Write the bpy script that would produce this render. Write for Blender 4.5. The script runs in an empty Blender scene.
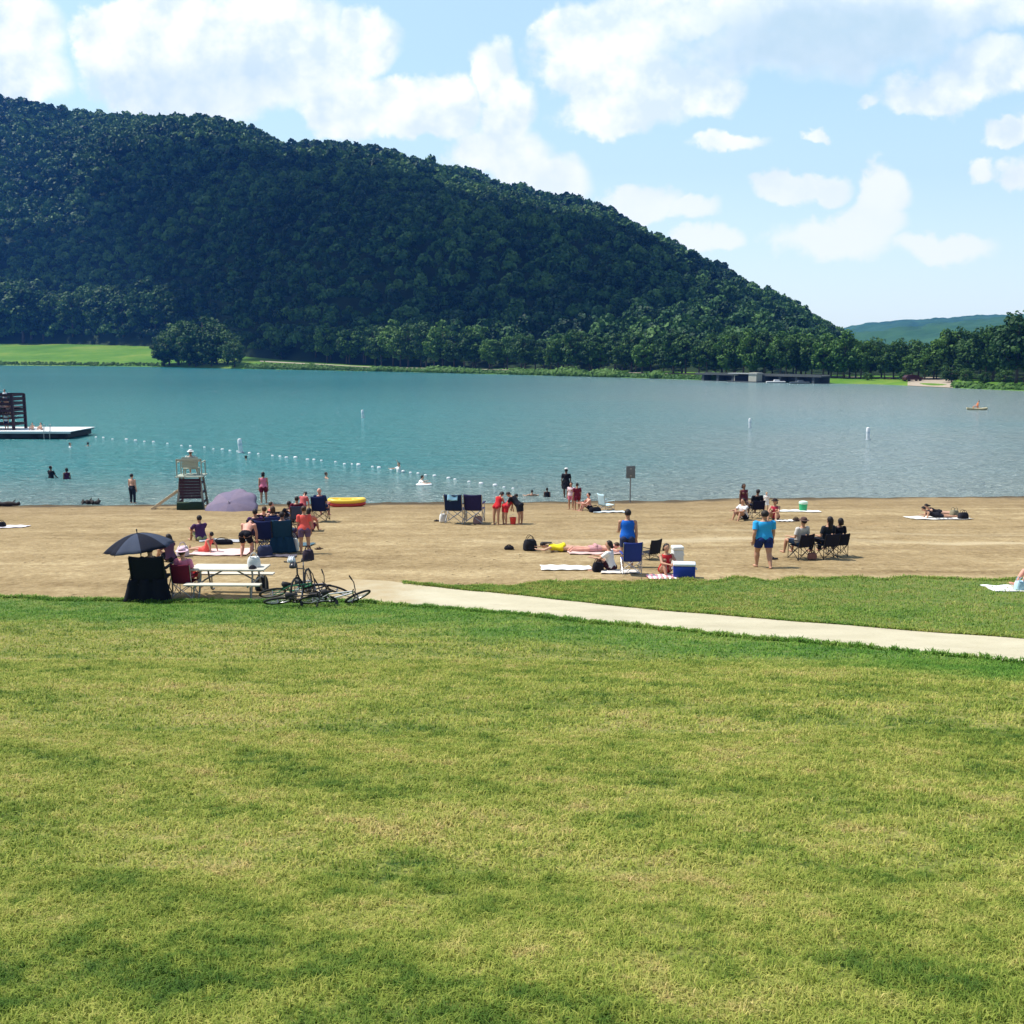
import bpy, bmesh, math, random
import numpy as np
from mathutils import Vector, Matrix

random.seed(7)
rng = np.random.default_rng(11)
S = bpy.context.scene
C = S.collection
R = math.radians

# ------------------------------------------------------------------ camera
F = 1068.0
CAMZ = 8.3
PITCH = math.atan((512 - 347) / F)
cd = bpy.data.cameras.new('camera')
cd.sensor_width = 36.0
cd.lens = 36.0 * F / 1024.0
cd.clip_start = 0.1
cd.clip_end = 12000
cam = bpy.data.objects.new('camera', cd)
cam.location = (0, 0, CAMZ)
cam.rotation_euler = (math.pi / 2 - PITCH, 0, 0)
C.objects.link(cam)
S.camera = cam
CP, SP = math.cos(PITCH), math.sin(PITCH)


def ray(px, py):
    cx, cy = (px - 512) / F, (512 - py) / F
    return np.array([cx, CP + cy * SP, -SP + cy * CP])


def row_at(Y, z):
    """image row of a point at distance Y and height z straight ahead"""
    dz = z - CAMZ
    return 512 - F * (dz * CP + Y * SP) / (Y * CP - dz * SP)


def z_at(Y, row):
    d = ray(512, row)
    return CAMZ + d[2] / d[1] * Y


def pchip(xs, ys):
    xs, ys = np.array(xs, float), np.array(ys, float)
    h = np.diff(xs)
    dl = np.diff(ys) / h
    m = np.zeros(len(xs))
    for i in range(1, len(xs) - 1):
        if dl[i - 1] * dl[i] > 0:
            w1, w2 = 2 * h[i] + h[i - 1], h[i] + 2 * h[i - 1]
            m[i] = (w1 + w2) / (w1 / dl[i - 1] + w2 / dl[i])
    m[0], m[-1] = dl[0], dl[-1]

    def f(x):
        x = np.asarray(x, float)
        i = np.clip(np.searchsorted(xs, x) - 1, 0, len(xs) - 2)
        t = (x - xs[i]) / h[i]
        t2, t3 = t * t, t * t * t
        r = ((2 * t3 - 3 * t2 + 1) * ys[i] + (t3 - 2 * t2 + t) * h[i] * m[i]
             + (-2 * t3 + 3 * t2) * ys[i + 1] + (t3 - t2) * h[i] * m[i + 1])
        r = np.where(x < xs[0], ys[0] + m[0] * (x - xs[0]), r)
        return np.where(x > xs[-1], ys[-1] + m[-1] * (x - xs[-1]), r)
    return f


def sstep(a, b, x):
    t = np.clip((np.asarray(x, float) - a) / (b - a), 0, 1)
    return t * t * (3 - 2 * t)


# ------------------------------------------------------------------ near ground
prof = pchip([-8, 0, 6, 16.5, 22, 26, 31, 45, 58, 70, 100],
             [8.2, 6.70, 5.55, 3.52, 2.62, 2.06, 1.78, .92, 0.0, -.9, -2.5])


def vnoise(x, y, s, seed=0):
    """smooth value noise on numpy arrays"""
    x, y = np.asarray(x, float) / s, np.asarray(y, float) / s
    xi, yi = np.floor(x).astype(int), np.floor(y).astype(int)
    fx, fy = x - xi, y - yi
    fx, fy = fx * fx * (3 - 2 * fx), fy * fy * (3 - 2 * fy)

    def h(a, b):
        n = (a * 374761393 + b * 668265263 + seed * 974634541) & 0xffffffff
        n = ((n ^ (n >> 13)) * 1274126177) & 0xffffffff
        return ((n ^ (n >> 16)) & 0xffff) / 65535.0
    return (h(xi, yi) * (1 - fx) + h(xi + 1, yi) * fx) * (1 - fy) + (h(xi, yi + 1) * (1 - fx) + h(xi + 1, yi + 1) * fx) * fy


def G(x, y):
    x, y = np.asarray(x, float), np.asarray(y, float)
    yy = y - 0.068 * x * sstep(30, 52, y) + (vnoise(x, y, 7, 3) - .5) * 1.1 * sstep(46, 55, y)
    z = prof(yy)
    b = sstep(25, 34, y)
    z = z + (vnoise(x, y, 1.7, 1) - .5) * .05 * (1 - b) + (vnoise(x, y, 6, 2) - .5) * .12 * (1 - b)
    z = z + (vnoise(x, y, 1.1, 5) - .5) * .05 * b + (vnoise(x, y, .45, 6) - .5) * .03 * b
    return z


def at(px, py, water=False):
    """the point of the near ground (or of the water) seen in that pixel"""
    d = ray(px, py)
    d = d / d[1]
    ts = np.linspace(1.5, 700, 1) if False else np.concatenate([np.arange(1.5, 75, .05), np.arange(75, 700, .5)])
    P = d[None, :] * ts[:, None] + np.array([0, 0, CAMZ])
    g = np.where(ts < 75, G(P[:, 0], P[:, 1]), -1)
    if water:
        g = g * 0 + 0.0
    else:
        g = np.maximum(g, 0.0)
    k = int(np.argmax(P[:, 2] <= g))
    p = P[k]
    return Vector((p[0], p[1], float(max(g[k], p[2] if False else g[k]))))


# ------------------------------------------------------------------ node helper
class NT:
    def __init__(self, tree):
        self.t = tree

    def n(self, kind, **kw):
        nd = self.t.nodes.new(kind)
        ins = kw.pop('ins', {})
        for k, v in kw.items():
            setattr(nd, k, v)
        for k, v in ins.items():
            self.set(nd, k, v)
        return nd

    def set(self, nd, k, v):
        s = nd.inputs[k]
        if isinstance(v, bpy.types.NodeSocket):
            self.t.links.new(v, s)
        elif isinstance(v, bpy.types.Node):
            self.t.links.new(v.outputs[0], s)
        else:
            s.default_value = v

    def m(self, op, a, b=None, c=None, clamp=False):
        nd = self.n('ShaderNodeMath', operation=op, use_clamp=clamp)
        for i, v in enumerate((a, b, c)):
            if v is not None:
                self.set(nd, i, v)
        return nd.outputs[0]

    def vm(self, op, a, b=None, out=0):
        nd = self.n('ShaderNodeVectorMath', operation=op)
        self.set(nd, 0, a)
        if b is not None:
            if op == 'SCALE':
                self.set(nd, 'Scale', b)
            else:
                self.set(nd, 1, b)
        return nd.outputs[out]

    def noise(self, vec, scale, detail=3, rough=.55, dist=0):
        nd = self.n('ShaderNodeTexNoise', ins={'Scale': scale, 'Detail': detail, 'Roughness': rough, 'Distortion': dist})
        self.set(nd, 'Vector', vec)
        return nd.outputs['Fac']

    def mix(self, fac, a, b, blend='MIX'):
        nd = self.n('ShaderNodeMix', data_type='RGBA', blend_type=blend)
        self.set(nd, 0, fac)
        for i, v in ((6, a), (7, b)):
            if isinstance(v, tuple) and len(v) == 3:
                v = (*v, 1)
            self.set(nd, i, v)
        return nd.outputs[2]

    def ramp(self, fac, stops, interp='LINEAR'):
        nd = self.n('ShaderNodeValToRGB')
        cr = nd.color_ramp
        cr.interpolation = interp
        while len(cr.elements) > 1:
            cr.elements.remove(cr.elements[-1])
        for i, (p, c) in enumerate(stops):
            e = cr.elements[0] if i == 0 else cr.elements.new(p)
            e.position = p
            e.color = (*c, 1) if isinstance(c, tuple) else (c, c, c, 1)
        self.set(nd, 0, fac)
        return nd.outputs[0]

    def rng(self, v, a, b, c=0.0, d=1.0, smooth=True):
        nd = self.n('ShaderNodeMapRange', interpolation_type='SMOOTHSTEP' if smooth else 'LINEAR')
        self.set(nd, 0, v)
        for i, q in enumerate((a, b, c, d)):
            self.set(nd, i + 1, q)
        return nd.outputs[0]

    def mapping(self, vec, scale, rot=(0, 0, 0)):
        nd = self.n('ShaderNodeMapping')
        self.set(nd, 'Vector', vec)
        nd.inputs['Scale'].default_value = scale
        nd.inputs['Rotation'].default_value = rot
        return nd.outputs[0]


def new_mat(name):
    m = bpy.data.materials.new(name)
    m.use_nodes = True
    t = m.node_tree
    b = t.nodes['Principled BSDF']
    return m, NT(t), b


_mats = {}


def mat(name, color, rough=.7, var=.12, scale=9.0, bump=0.0, metal=0.0, spec=.3, sheen=0):
    """plain surface with procedural wear: colour wanders a little, fine bump"""
    key = (name, color, rough)
    if key in _mats:
        return _mats[key]
    m, n, b = new_mat(name)
    co = n.n('ShaderNodeTexCoord').outputs['Object']
    f = n.noise(co, scale, 4, .6)
    f2 = n.noise(co, scale * 6, 2, .5)
    v = n.m('ADD', n.m('MULTIPLY', n.m('SUBTRACT', f, .5), var * 2.2), n.m('MULTIPLY', n.m('SUBTRACT', f2, .5), var))
    v = n.m('ADD', v, 1.0)
    c = n.vm('SCALE', n.n('ShaderNodeRGB').outputs[0], v)
    c.node.inputs[0].links[0].from_node.outputs[0].default_value = (*color, 1)
    n.set(b, 'Base Color', c)
    b.inputs['Roughness'].default_value = rough
    b.inputs['Metallic'].default_value = metal
    b.inputs['Specular IOR Level'].default_value = spec
    if bump:
        bn = n.n('ShaderNodeBump', ins={'Strength': bump, 'Distance': .01})
        n.set(bn, 'Height', n.noise(co, scale * 8, 3, .6))
        n.set(b, 'Normal', bn.outputs[0])
    _mats[key] = m
    return m


def cloth(color, name='fabric'):
    return mat(name, color, .9, .14, 6.0, .3, 0, .15)


# ------------------------------------------------------------------ mesh builder
class MB:
    def __init__(self):
        self.v, self.f, self.mi = [], [], []
        self.cur = 0

    def add(self, vs, fs):
        o = len(self.v)
        self.v += [tuple(q) for q in vs]
        for q in fs:
            self.f.append(tuple(o + i for i in q))
            self.mi.append(self.cur)

    def box(self, c, s, rot=None, taper=1.0):
        sx, sy, sz = s[0] / 2, s[1] / 2, s[2] / 2
        vs = []
        for z in (-1, 1):
            k = taper if z > 0 else 1
            for (x, y) in ((-1, -1), (1, -1), (1, 1), (-1, 1)):
                p = Vector((x * sx * k, y * sy * k, z * sz))
                if rot is not None:
                    p = rot @ p
                vs.append(p + Vector(c))
        self.add(vs, [(3, 2, 1, 0), (4, 5, 6, 7), (0, 1, 5, 4), (1, 2, 6, 5), (2, 3, 7, 6), (3, 0, 4, 7)])

    def bar(self, a, b, w, h=None, up=(0, 0, 1)):
        """rectangular bar from a to b"""
        h = h or w
        a, b = Vector(a), Vector(b)
        d = (b - a).normalized()
        u = Vector(up)
        if abs(d.dot(u)) > .95:
            u = Vector((1, 0, 0))
        s = d.cross(u).normalized()
        u = s.cross(d)
        vs = []
        for p in (a, b):
            for (x, y) in ((-1, -1), (1, -1), (1, 1), (-1, 1)):
                vs.append(p + s * x * w / 2 + u * y * h / 2)
        self.add(vs, [(3, 2, 1, 0), (4, 5, 6, 7), (0, 1, 5, 4), (1, 2, 6, 5), (2, 3, 7, 6), (3, 0, 4, 7)])

    def loft(self, rings, cap=True):
        n = len(rings[0])
        vs = [p for r in rings for p in r]
        fs = []
        for i in range(len(rings) - 1):
            for j in range(n):
                k = (j + 1) % n
                fs.append((i * n + j, i * n + k, (i + 1) * n + k, (i + 1) * n + j))
        if cap:
            fs.append(tuple(range(n - 1, -1, -1)))
            fs.append(tuple((len(rings) - 1) * n + j for j in range(n)))
        self.add(vs, fs)

    def ring(self, c, ax, ay, n=12):
        c, ax, ay = Vector(c), Vector(ax), Vector(ay)
        return [c + ax * math.cos(2 * math.pi * i / n) + ay * math.sin(2 * math.pi * i / n) for i in range(n)]

    def tube(self, pts, rad, n=8, cap=True):
        pts = [Vector(p) for p in pts]
        if not hasattr(rad, '__len__'):
            rad = [rad] * len(pts)
        rings, prev = [], None
        for i, p in enumerate(pts):
            d = (pts[min(i + 1, len(pts) - 1)] - pts[max(i - 1, 0)]).normalized()
            if prev is None:
                u = Vector((0, 0, 1)) if abs(d.z) < .9 else Vector((1, 0, 0))
            else:
                u = prev
            s = d.cross(u).normalized()
            u = s.cross(d).normalized()
            prev = u
            rings.append(self.ring(p, s * rad[i], u * rad[i], n))
        self.loft(rings, cap)

    def ellip(self, c, r, rot=None, nu=14, nv=9, cut=None):
        vs, fs = [], []
        c = Vector(c)
        for i in range(nv + 1):
            th = math.pi * i / nv
            for j in range(nu):
                ph = 2 * math.pi * j / nu
                p = Vector((r[0] * math.sin(th) * math.cos(ph), r[1] * math.sin(th) * math.sin(ph), r[2] * math.cos(th)))
                vs.append(p)
        for i in range(nv):
            for j in range(nu):
                k = (j + 1) % nu
                q = (i * nu + j, (i + 1) * nu + j, (i + 1) * nu + k, i * nu + k)
                if cut is not None and not cut(sum((vs[t] for t in q), Vector()) / 4):
                    continue
                if i == 0:
                    q = (q[0], q[1], q[2])
                elif i == nv - 1:
                    q = (q[0], q[1], q[3])
                fs.append(q)
        if rot is not None:
            vs = [rot @ p for p in vs]
        self.add([p + c for p in vs], fs)

    def lathe(self, c, prof_, n=16):
        rings = [self.ring(Vector(c) + Vector((0, 0, z)), (r, 0, 0), (0, r, 0), n) for r, z in prof_]
        self.loft(rings, True)

    def torus(self, c, rad, rr, ax=(1, 0, 0), ay=(0, 0, 1), n=24, k=8):
        pts = []
        ax, ay = Vector(ax), Vector(ay)
        az = ax.cross(ay)
        vs, fs = [], []
        for i in range(n):
            a = 2 * math.pi * i / n
            d = ax * math.cos(a) + ay * math.sin(a)
            for j in range(k):
                b = 2 * math.pi * j / k
                vs.append(Vector(c) + d * (rad + rr * math.cos(b)) + az * rr * math.sin(b))
        for i in range(n):
            for j in range(k):
                fs.append((i * k + j, ((i + 1) % n) * k + j, ((i + 1) % n) * k + (j + 1) % k, i * k + (j + 1) % k))
        self.add(vs, fs)

    def sheet(self, fn, nu, nv, th=0.0):
        """grid surface fn(u,v) -> point; thickness th downwards"""
        vs, fs = [], []
        for i in range(nu + 1):
            for j in range(nv + 1):
                vs.append(Vector(fn(i / nu, j / nv)))
        w = nv + 1
        for i in range(nu):
            for j in range(nv):
                fs.append((i * w + j, (i + 1) * w + j, (i + 1) * w + j + 1, i * w + j + 1))
        if th:
            o = len(vs)
            vs += [p - Vector((0, 0, th)) for p in vs]
            fs += [tuple(o + t for t in reversed(q)) for q in fs[:]]
            rim = [i * w for i in range(nu + 1)] + [nu * w + j for j in range(1, nv + 1)] + \
                  [i * w + nv for i in range(nu - 1, -1, -1)] + [j for j in range(nv - 1, 0, -1)]
            for a, b in zip(rim, rim[1:] + rim[:1]):
                fs.append((b, a, o + a, o + b))
        self.add(vs, fs)

    def mesh(self, name, mats, smooth=True):
        me = bpy.data.meshes.new(name)
        me.from_pydata(self.v, [], self.f)
        for m in mats if isinstance(mats, (list, tuple)) else [mats]:
            me.materials.append(m)
        me.polygons.foreach_set('material_index', self.mi)
        me.polygons.foreach_set('use_smooth', [smooth] * len(self.f))
        me.update()
        bm = bmesh.new()
        bm.from_mesh(me)
        bmesh.ops.recalc_face_normals(bm, faces=bm.faces)
        bm.to_mesh(me)
        bm.free()
        return me

    def build(self, name, mats, parent=None, smooth=True, bevel=0.0):
        me = self.mesh(name, mats, smooth)
        o = bpy.data.objects.new(name, me)
        C.objects.link(o)
        if parent is not None:
            o.parent = parent
        if bevel:
            md = o.modifiers.new('bevel', 'BEVEL')
            md.width = bevel
            md.segments = 2
            md.limit_method = 'ANGLE'
        elif smooth:
            try:
                me.set_sharp_from_angle(angle=R(42))
            except Exception:
                pass
        return o


def tag(o, label=None, cat=None, group=None, kind=None):
    for k, v in (('label', label), ('category', cat), ('group', group), ('kind', kind)):
        if v:
            o[k] = v
    return o


def empty(name, loc, rz=0.0, label=None, cat=None, group=None):
    o = bpy.data.objects.new(name, None)
    o.empty_display_size = .2
    o.location = loc
    o.rotation_euler = (0, 0, rz)
    C.objects.link(o)
    return tag(o, label, cat, group)


def np_mesh(name, V, Fq, mats, attrs=None, smooth=False, fattrs=None):
    """fast mesh from numpy verts (n,3) and faces (m,k) of one size k"""
    me = bpy.data.meshes.new(name)
    V = np.ascontiguousarray(V, np.float32)
    Fq = np.ascontiguousarray(Fq, np.int32)
    k = Fq.shape[1]
    me.vertices.add(len(V))
    me.vertices.foreach_set('co', V.ravel())
    me.loops.add(Fq.size)
    me.loops.foreach_set('vertex_index', Fq.ravel())
    me.polygons.add(len(Fq))
    me.polygons.foreach_set('loop_start', np.arange(0, Fq.size, k, dtype=np.int32))
    try:
        me.polygons.foreach_set('loop_total', np.full(len(Fq), k, np.int32))
    except Exception:
        pass
    me.polygons.foreach_set('use_smooth', np.full(len(Fq), smooth))
    for a, arr in (attrs or {}).items():
        at_ = me.attributes.new(a, 'FLOAT', 'POINT')
        at_.data.foreach_set('value', np.ascontiguousarray(arr, np.float32).ravel())
    for m in mats if isinstance(mats, (list, tuple)) else [mats]:
        me.materials.append(m)
    me.update(calc_edges=True)
    me.validate()
    return me


def link_mesh(name, me, parent=None):
    o = bpy.data.objects.new(name, me)
    C.objects.link(o)
    if parent is not None:
        o.parent = parent
    return o


def grid_faces(nu, nv):
    i, j = np.meshgrid(np.arange(nu), np.arange(nv), indexing='ij')
    w = nv + 1
    a = (i * w + j).ravel()
    return np.stack([a, a + w, a + w + 1, a + 1], 1)
# ------------------------------------------------------------------ sun and sky
SUN_EL, SUN_AZ = R(60), R(12)
SUN = Vector((-math.cos(SUN_EL) * math.cos(SUN_AZ), math.cos(SUN_EL) * math.sin(SUN_AZ), math.sin(SUN_EL)))
sl = bpy.data.lights.new('sun', 'SUN')
sl.energy = 4.6
sl.angle = R(.53)
sl.color = (1, .955, .88)
so = bpy.data.objects.new('sun', sl)
so.rotation_euler = SUN.to_track_quat('Z', 'Y').to_euler()
so.location = (0, 0, 60)
C.objects.link(so)

W = bpy.data.worlds.new('World')
S.world = W
W.use_nodes = True
wn = NT(W.node_tree)
bg = W.node_tree.nodes['Background']
sky = wn.n('ShaderNodeTexSky', sky_type='NISHITA', sun_disc=False, sun_elevation=SUN_EL,
           sun_rotation=math.atan2(SUN.x, SUN.y), altitude=200, air_density=1.2, dust_density=1.0, ozone_density=1.6)
dirv = wn.n('ShaderNodeTexCoord').outputs['Generated']
sep = wn.n('ShaderNodeSeparateXYZ')
wn.set(sep, 0, dirv)
dy = wn.m('MAXIMUM', sep.outputs[1], .08)
uu = wn.m('DIVIDE', sep.outputs[0], dy)
vv = wn.m('DIVIDE', sep.outputs[2], dy)
uv = wn.n('ShaderNodeCombineXYZ')
wn.set(uv, 0, uu)
wn.set(uv, 1, vv)
uv = uv.outputs[0]
# billowing edges: the direction is pushed about by noise before the cumulus heaps are measured
wa = wn.n('ShaderNodeTexNoise', ins={'Scale': 15.0, 'Detail': 8.0, 'Roughness': .60})
wn.set(wa, 'Vector', uv)
wb = wn.vm('SUBTRACT', wa.outputs['Color'], (.5, .5, .5))
uvw = wn.vm('ADD', uv, wn.vm('MULTIPLY', wb, (.060, .060, 0)))
heaps = [  # column, row, half width, half height and weight of each heap of cloud as it hangs over the lake
    (14, 30, 44, 34, 1), (10, 72, 50, 30, .9), (118, 42, 38, 34, 1), (165, 22, 56, 32, 1), (150, 78, 56, 34, .9), (215, 46, 60, 40, 1), (280, 24, 52, 30, 1),
    (310, 62, 62, 36, 1), (365, 42, 32, 26, 1), (235, 92, 70, 26, .7), (170, 118, 62, 22, .6), (345, 112, 38, 18, 1), (392, 102, 44, 22, 1), (446, 100, 28, 27, 1), (420, 122, 52, 12, .8),
    (494, 76, 20, 26, .9), (505, 112, 27, 26, .9), (500, 152, 44, 27, .95), (540, 180, 46, 26, .95), (578, 40, 40, 34, 1), (622, 30, 48, 30, .9), (600, 74, 56, 28, 1), (668, 84, 56, 27, 1), (620, 112, 56, 16, .85),
    (712, 90, 28, 18, .9), (690, 8, 80, 22, .8), (800, 6, 110, 26, .85), (930, 10, 100, 26, .9), (990, 70, 52, 24, .9), (930, 98, 44, 17, .9), (965, 84, 40, 20, .85), (820, 48, 140, 28, .62),
    (730, 143, 34, 9, .8), (640, 200, 40, 16, .85), (690, 208, 24, 10, .7), (712, 240, 30, 14, .85), (786, 190, 30, 13, .9), (818, 183, 26, 13, .9), (885, 188, 26, 22, .95),
    (872, 218, 34, 22, .9), (835, 240, 58, 20, .75), (815, 133, 13, 7, .7), (945, 246, 44, 13, .8), (1010, 132, 24, 10, .85), (985, 166, 14, 10, .8), (1024, 172, 22, 16, .7), (868, 104, 9, 6, .6),
    (-90, 90, 90, 60, 1), (1130, 110, 90, 50, 1), (1150, 230, 70, 26, .8), (-60, -120, 160, 60, 1), (420, -150, 220, 60, 1), (900, -160, 200, 70, 1)]
field = None
for (hx, hy, rx, ry, wgt) in heaps:
    d = ray(hx, hy)
    c = (d[0] / d[1], d[2] / d[1], 0)
    q = wn.vm('MULTIPLY', wn.vm('SUBTRACT', uvw, c), (F / rx * .80, F / ry * .80, 0))
    q = wn.m('MULTIPLY_ADD', wn.vm('DOT_PRODUCT', q, q, 1), -wgt, wgt)
    field = q if field is None else wn.m('SMOOTH_MAX', field, q, .10)
fine = wn.noise(uv, 30, 8, .62)
field = wn.m('ADD', field, wn.m('MULTIPLY', wn.m('SUBTRACT', fine, .5), .9))
alpha = wn.rng(field, -.06, .52)
# relief inside the clouds: brighter towards the sun side, grey-blue hollows
r1 = wn.noise(uv, 17, 6, .55)
r2 = wn.noise(wn.vm('ADD', uv, (-.012, .022, 0)), 17, 6, .55)
rel = wn.m('ADD', .5, wn.m('MULTIPLY', wn.m('SUBTRACT', r1, r2), 4.2), clamp=True)
grey = wn.n('ShaderNodeMapRange')
d = ray(840, 40)
q = wn.vm('MULTIPLY', wn.vm('SUBTRACT', uvw, (d[0] / d[1], d[2] / d[1], 0)), (F / 230, F / 62, 0))
gband = wn.rng(wn.vm('LENGTH', q, None, 1), 1.0, .3)
d = ray(215, 85)
q = wn.vm('MULTIPLY', wn.vm('SUBTRACT', uvw, (d[0] / d[1], d[2] / d[1], 0)), (F / 150, F / 45, 0))
gband = wn.m('ADD', gband, wn.m('MULTIPLY', wn.rng(wn.vm('LENGTH', q, None, 1), 1.1, .2), .55), clamp=True)
ccol = wn.mix(rel, (7.1, 8.0, 8.5), (10.6, 10.4, 10.2))
ccol = wn.mix(wn.m('MULTIPLY', gband, .8), ccol, (4.7, 6.3, 6.9))
ccol = wn.mix(wn.rng(vv, .24, .08), ccol, (10.0, 10.0, 9.9))
skyc = wn.mix(1.0, sky.outputs[0], (1.62, 1.70, 1.42), 'MULTIPLY')
skyc = wn.mix(.30, skyc, (6.6, 8.3, 8.9))
# summer vapour low over the horizon
hz = wn.rng(vv, .26, .0)
skyc = wn.mix(wn.m('MULTIPLY', hz, .55), skyc, (8.4, 9.6, 10.2))
skyc = wn.mix(wn.m('MULTIPLY', wn.m('MULTIPLY', alpha, .93), wn.rng(vv, .02, .24, .84, 1.0)), skyc, ccol)
front = wn.rng(sep.outputs[1], .08, .25)
back = wn.mix(wn.m('MULTIPLY', wn.rng(wn.noise(dirv, 3, 5, .6), .5, .7), .7), sky.outputs[0], (8, 8.6, 9))
wn.set(bg, 'Color', wn.mix(front, back, skyc))
bg.inputs['Strength'].default_value = .10

S.view_settings.view_transform = 'Standard'
S.view_settings.look = 'None'
S.view_settings.gamma = 1
S.view_settings.exposure = 0.45
S.cycles.max_bounces = 5
S.cycles.diffuse_bounces = 3
S.cycles.glossy_bounces = 2
S.cycles.transparent_max_bounces = 6
S.cycles.caustics_reflective = False
S.cycles.caustics_refractive = False

# ------------------------------------------------------------------ near ground sheets
def edge(pts, far=False):
    w = [at(*p) for p in pts]
    xs = np.array([p.x for p in w])
    ys = np.array([p.y for p in w])
    o = np.argsort(xs)
    xs, ys = xs[o], ys[o]

    def f(x):
        x = np.asarray(x, float)
        y = np.interp(x, xs, ys)
        y = np.where(x > xs[-1], ys[-1] + (x - xs[-1]) * (ys[-1] - ys[-2]) / (xs[-1] - xs[-2]), y)
        return y
    return f, xs


_b1, _ = edge([(-260, 595), (0, 597), (130, 600), (250, 602), (370, 602), (450, 609), (560, 619), (700, 632), (860, 647), (1024, 664), (1180, 682)])
_b2, x2 = edge([(352, 579), (390, 581), (430, 586), (520, 595), (600, 604), (700, 613), (860, 626), (1024, 638), (1250, 657)])
_b3, x3 = edge([(385, 581), (430, 583), (500, 583), (600, 582), (700, 580), (860, 579), (1024, 578), (1400, 577)])


def B1(x):
    w = (vnoise(x, x * 0, .5, 8) - .5) * .16 + (vnoise(x, x * 0, 2.3, 9) - .5) * .3
    return np.maximum(_b1(x) + w, 2.6)


def B2(x):
    k = sstep(x2[0] - 3.2, x2[0] + .2, x)
    return np.maximum(B1(x), B1(x) * (1 - k) + np.maximum(_b2(x), 4.6) * k + (vnoise(x, x * 0, .6, 10) - .5) * .12 * k)


def B3(x):
    k = sstep(x3[0] - .2, x3[0] + 5.0, x)
    return np.maximum(B2(x), B2(x) * (1 - k) + (_b3(x) + (vnoise(x, x * 0, .8, 12) - .5) * .7) * k)


def sheet(name, xs, lo, hi, ny, mats, dz=0.0, power=1.0):
    y0, y1 = lo(xs), hi(xs)
    t = np.linspace(0, 1, ny + 1) ** power
    Y = y0[:, None] + (y1 - y0)[:, None] * t[None]
    X = np.repeat(xs[:, None], ny + 1, 1)
    Z = G(X, Y) + dz
    f = grid_faces(len(xs) - 1, ny)
    keep = ((y1 - y0) > .03)
    keep = keep[:-1] | keep[1:]
    f = f[np.repeat(keep, ny)]
    E = np.minimum(np.abs(B1(X) - Y), 50)
    me = np_mesh(name, np.stack([X, Y, Z], -1).reshape(-1, 3), f, mats, {'edge': E}, True)
    return tag(link_mesh(name, me), kind='structure')


def grass_colour(n, co, edge_fac, strip=False):
    """dry summer turf: straw, yellow-green and green in patches, greener where it is watered along the path"""
    st = n.mapping(co, (.75, 1.0, 1.0), (0, 0, .5))
    n1 = n.noise(st, .42, 4, .62, .4)
    n2 = n.noise(co, 1.5, 4, .6)
    n3 = n.noise(co, 7.0, 3, .6)
    v = n.m('ADD', n.m('MULTIPLY', n1, .95), n.m('MULTIPLY', n2, .95))
    v = n.m('ADD', v, n.m('MULTIPLY', n3, .75))
    if not strip:  # faint mowing passes running with the path
        sp_ = n.n('ShaderNodeSeparateXYZ')
        n.set(sp_, 0, co)
        q = n.m('ADD', n.m('MULTIPLY', sp_.outputs[0], .62), n.m('MULTIPLY', sp_.outputs[1], .78))
        q = n.m('ADD', q, n.m('MULTIPLY', n.m('SUBTRACT', n.noise(co, .3, 2, .5), .5), 1.2))
        v = n.m('ADD', v, n.m('MULTIPLY', n.m('SINE', n.m('MULTIPLY', q, 4.6)), .055))
        v = n.m('ADD', v, n.m('MULTIPLY', n.m('SINE', n.m('MULTIPLY', q, 11.0)), .03))
    v = n.rng(v, .88, 1.66, 0, 1, False)
    clump = n.noise(n.mapping(co, (1.0, 1.35, 1.0), (0, 0, .67)), 13.0, 3, .6, .4)
    v = n.m('ADD', v, n.m('MULTIPLY', n.m('SUBTRACT', clump, .5), .95))
    mid = n.noise(n.mapping(co, (1.0, 1.6, 1.0), (0, 0, .67)), 3.2, 4, .62, .5)
    v = n.m('ADD', v, n.m('MULTIPLY', n.m('SUBTRACT', mid, .5), .85))
    if not strip:  # damp greener hollows near the viewer
        for hx_, hy_, hr in ((-2.3, 3.4, 1.6), (.2, 3.3, 1.0), (1.6, 3.6, .8), (-1.2, 7.4, 1.2), (3.6, 8.5, 1.5)):
            q = n.vm('MULTIPLY', n.vm('SUBTRACT', co, (hx_, hy_, 0)), (1 / hr, 1 / hr, 0))
            v = n.m('SUBTRACT', v, n.m('MULTIPLY', n.rng(n.vm('LENGTH', q, None, 1), 1.2, .2), .16))
    c = n.ramp(v, [(0.0, (.070, .135, .024)), (.20, (.132, .195, .034)), (.46, (.265, .300, .062)), (.72, (.385, .375, .104)), (1.0, (.45, .36, .15))])
    if strip:
        c = n.ramp(v, [(0.0, (.085, .175, .028)), (.45, (.175, .265, .05)), (.8, (.28, .30, .075)), (1.0, (.36, .31, .11))])
    else:
        e = n.m('ADD', edge_fac, n.m('MULTIPLY', n.m('SUBTRACT', n.noise(co, .55, 3, .6), .5), 5.0))
        g = n.rng(e, 6.4, 3.0)
        gc = n.ramp(v, [(0, (.055, .150, .022)), (.5, (.110, .235, .036)), (1.0, (.25, .32, .07))])
        c = n.mix(n.m('MULTIPLY', g, .92), c, gc)
    return c


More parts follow.
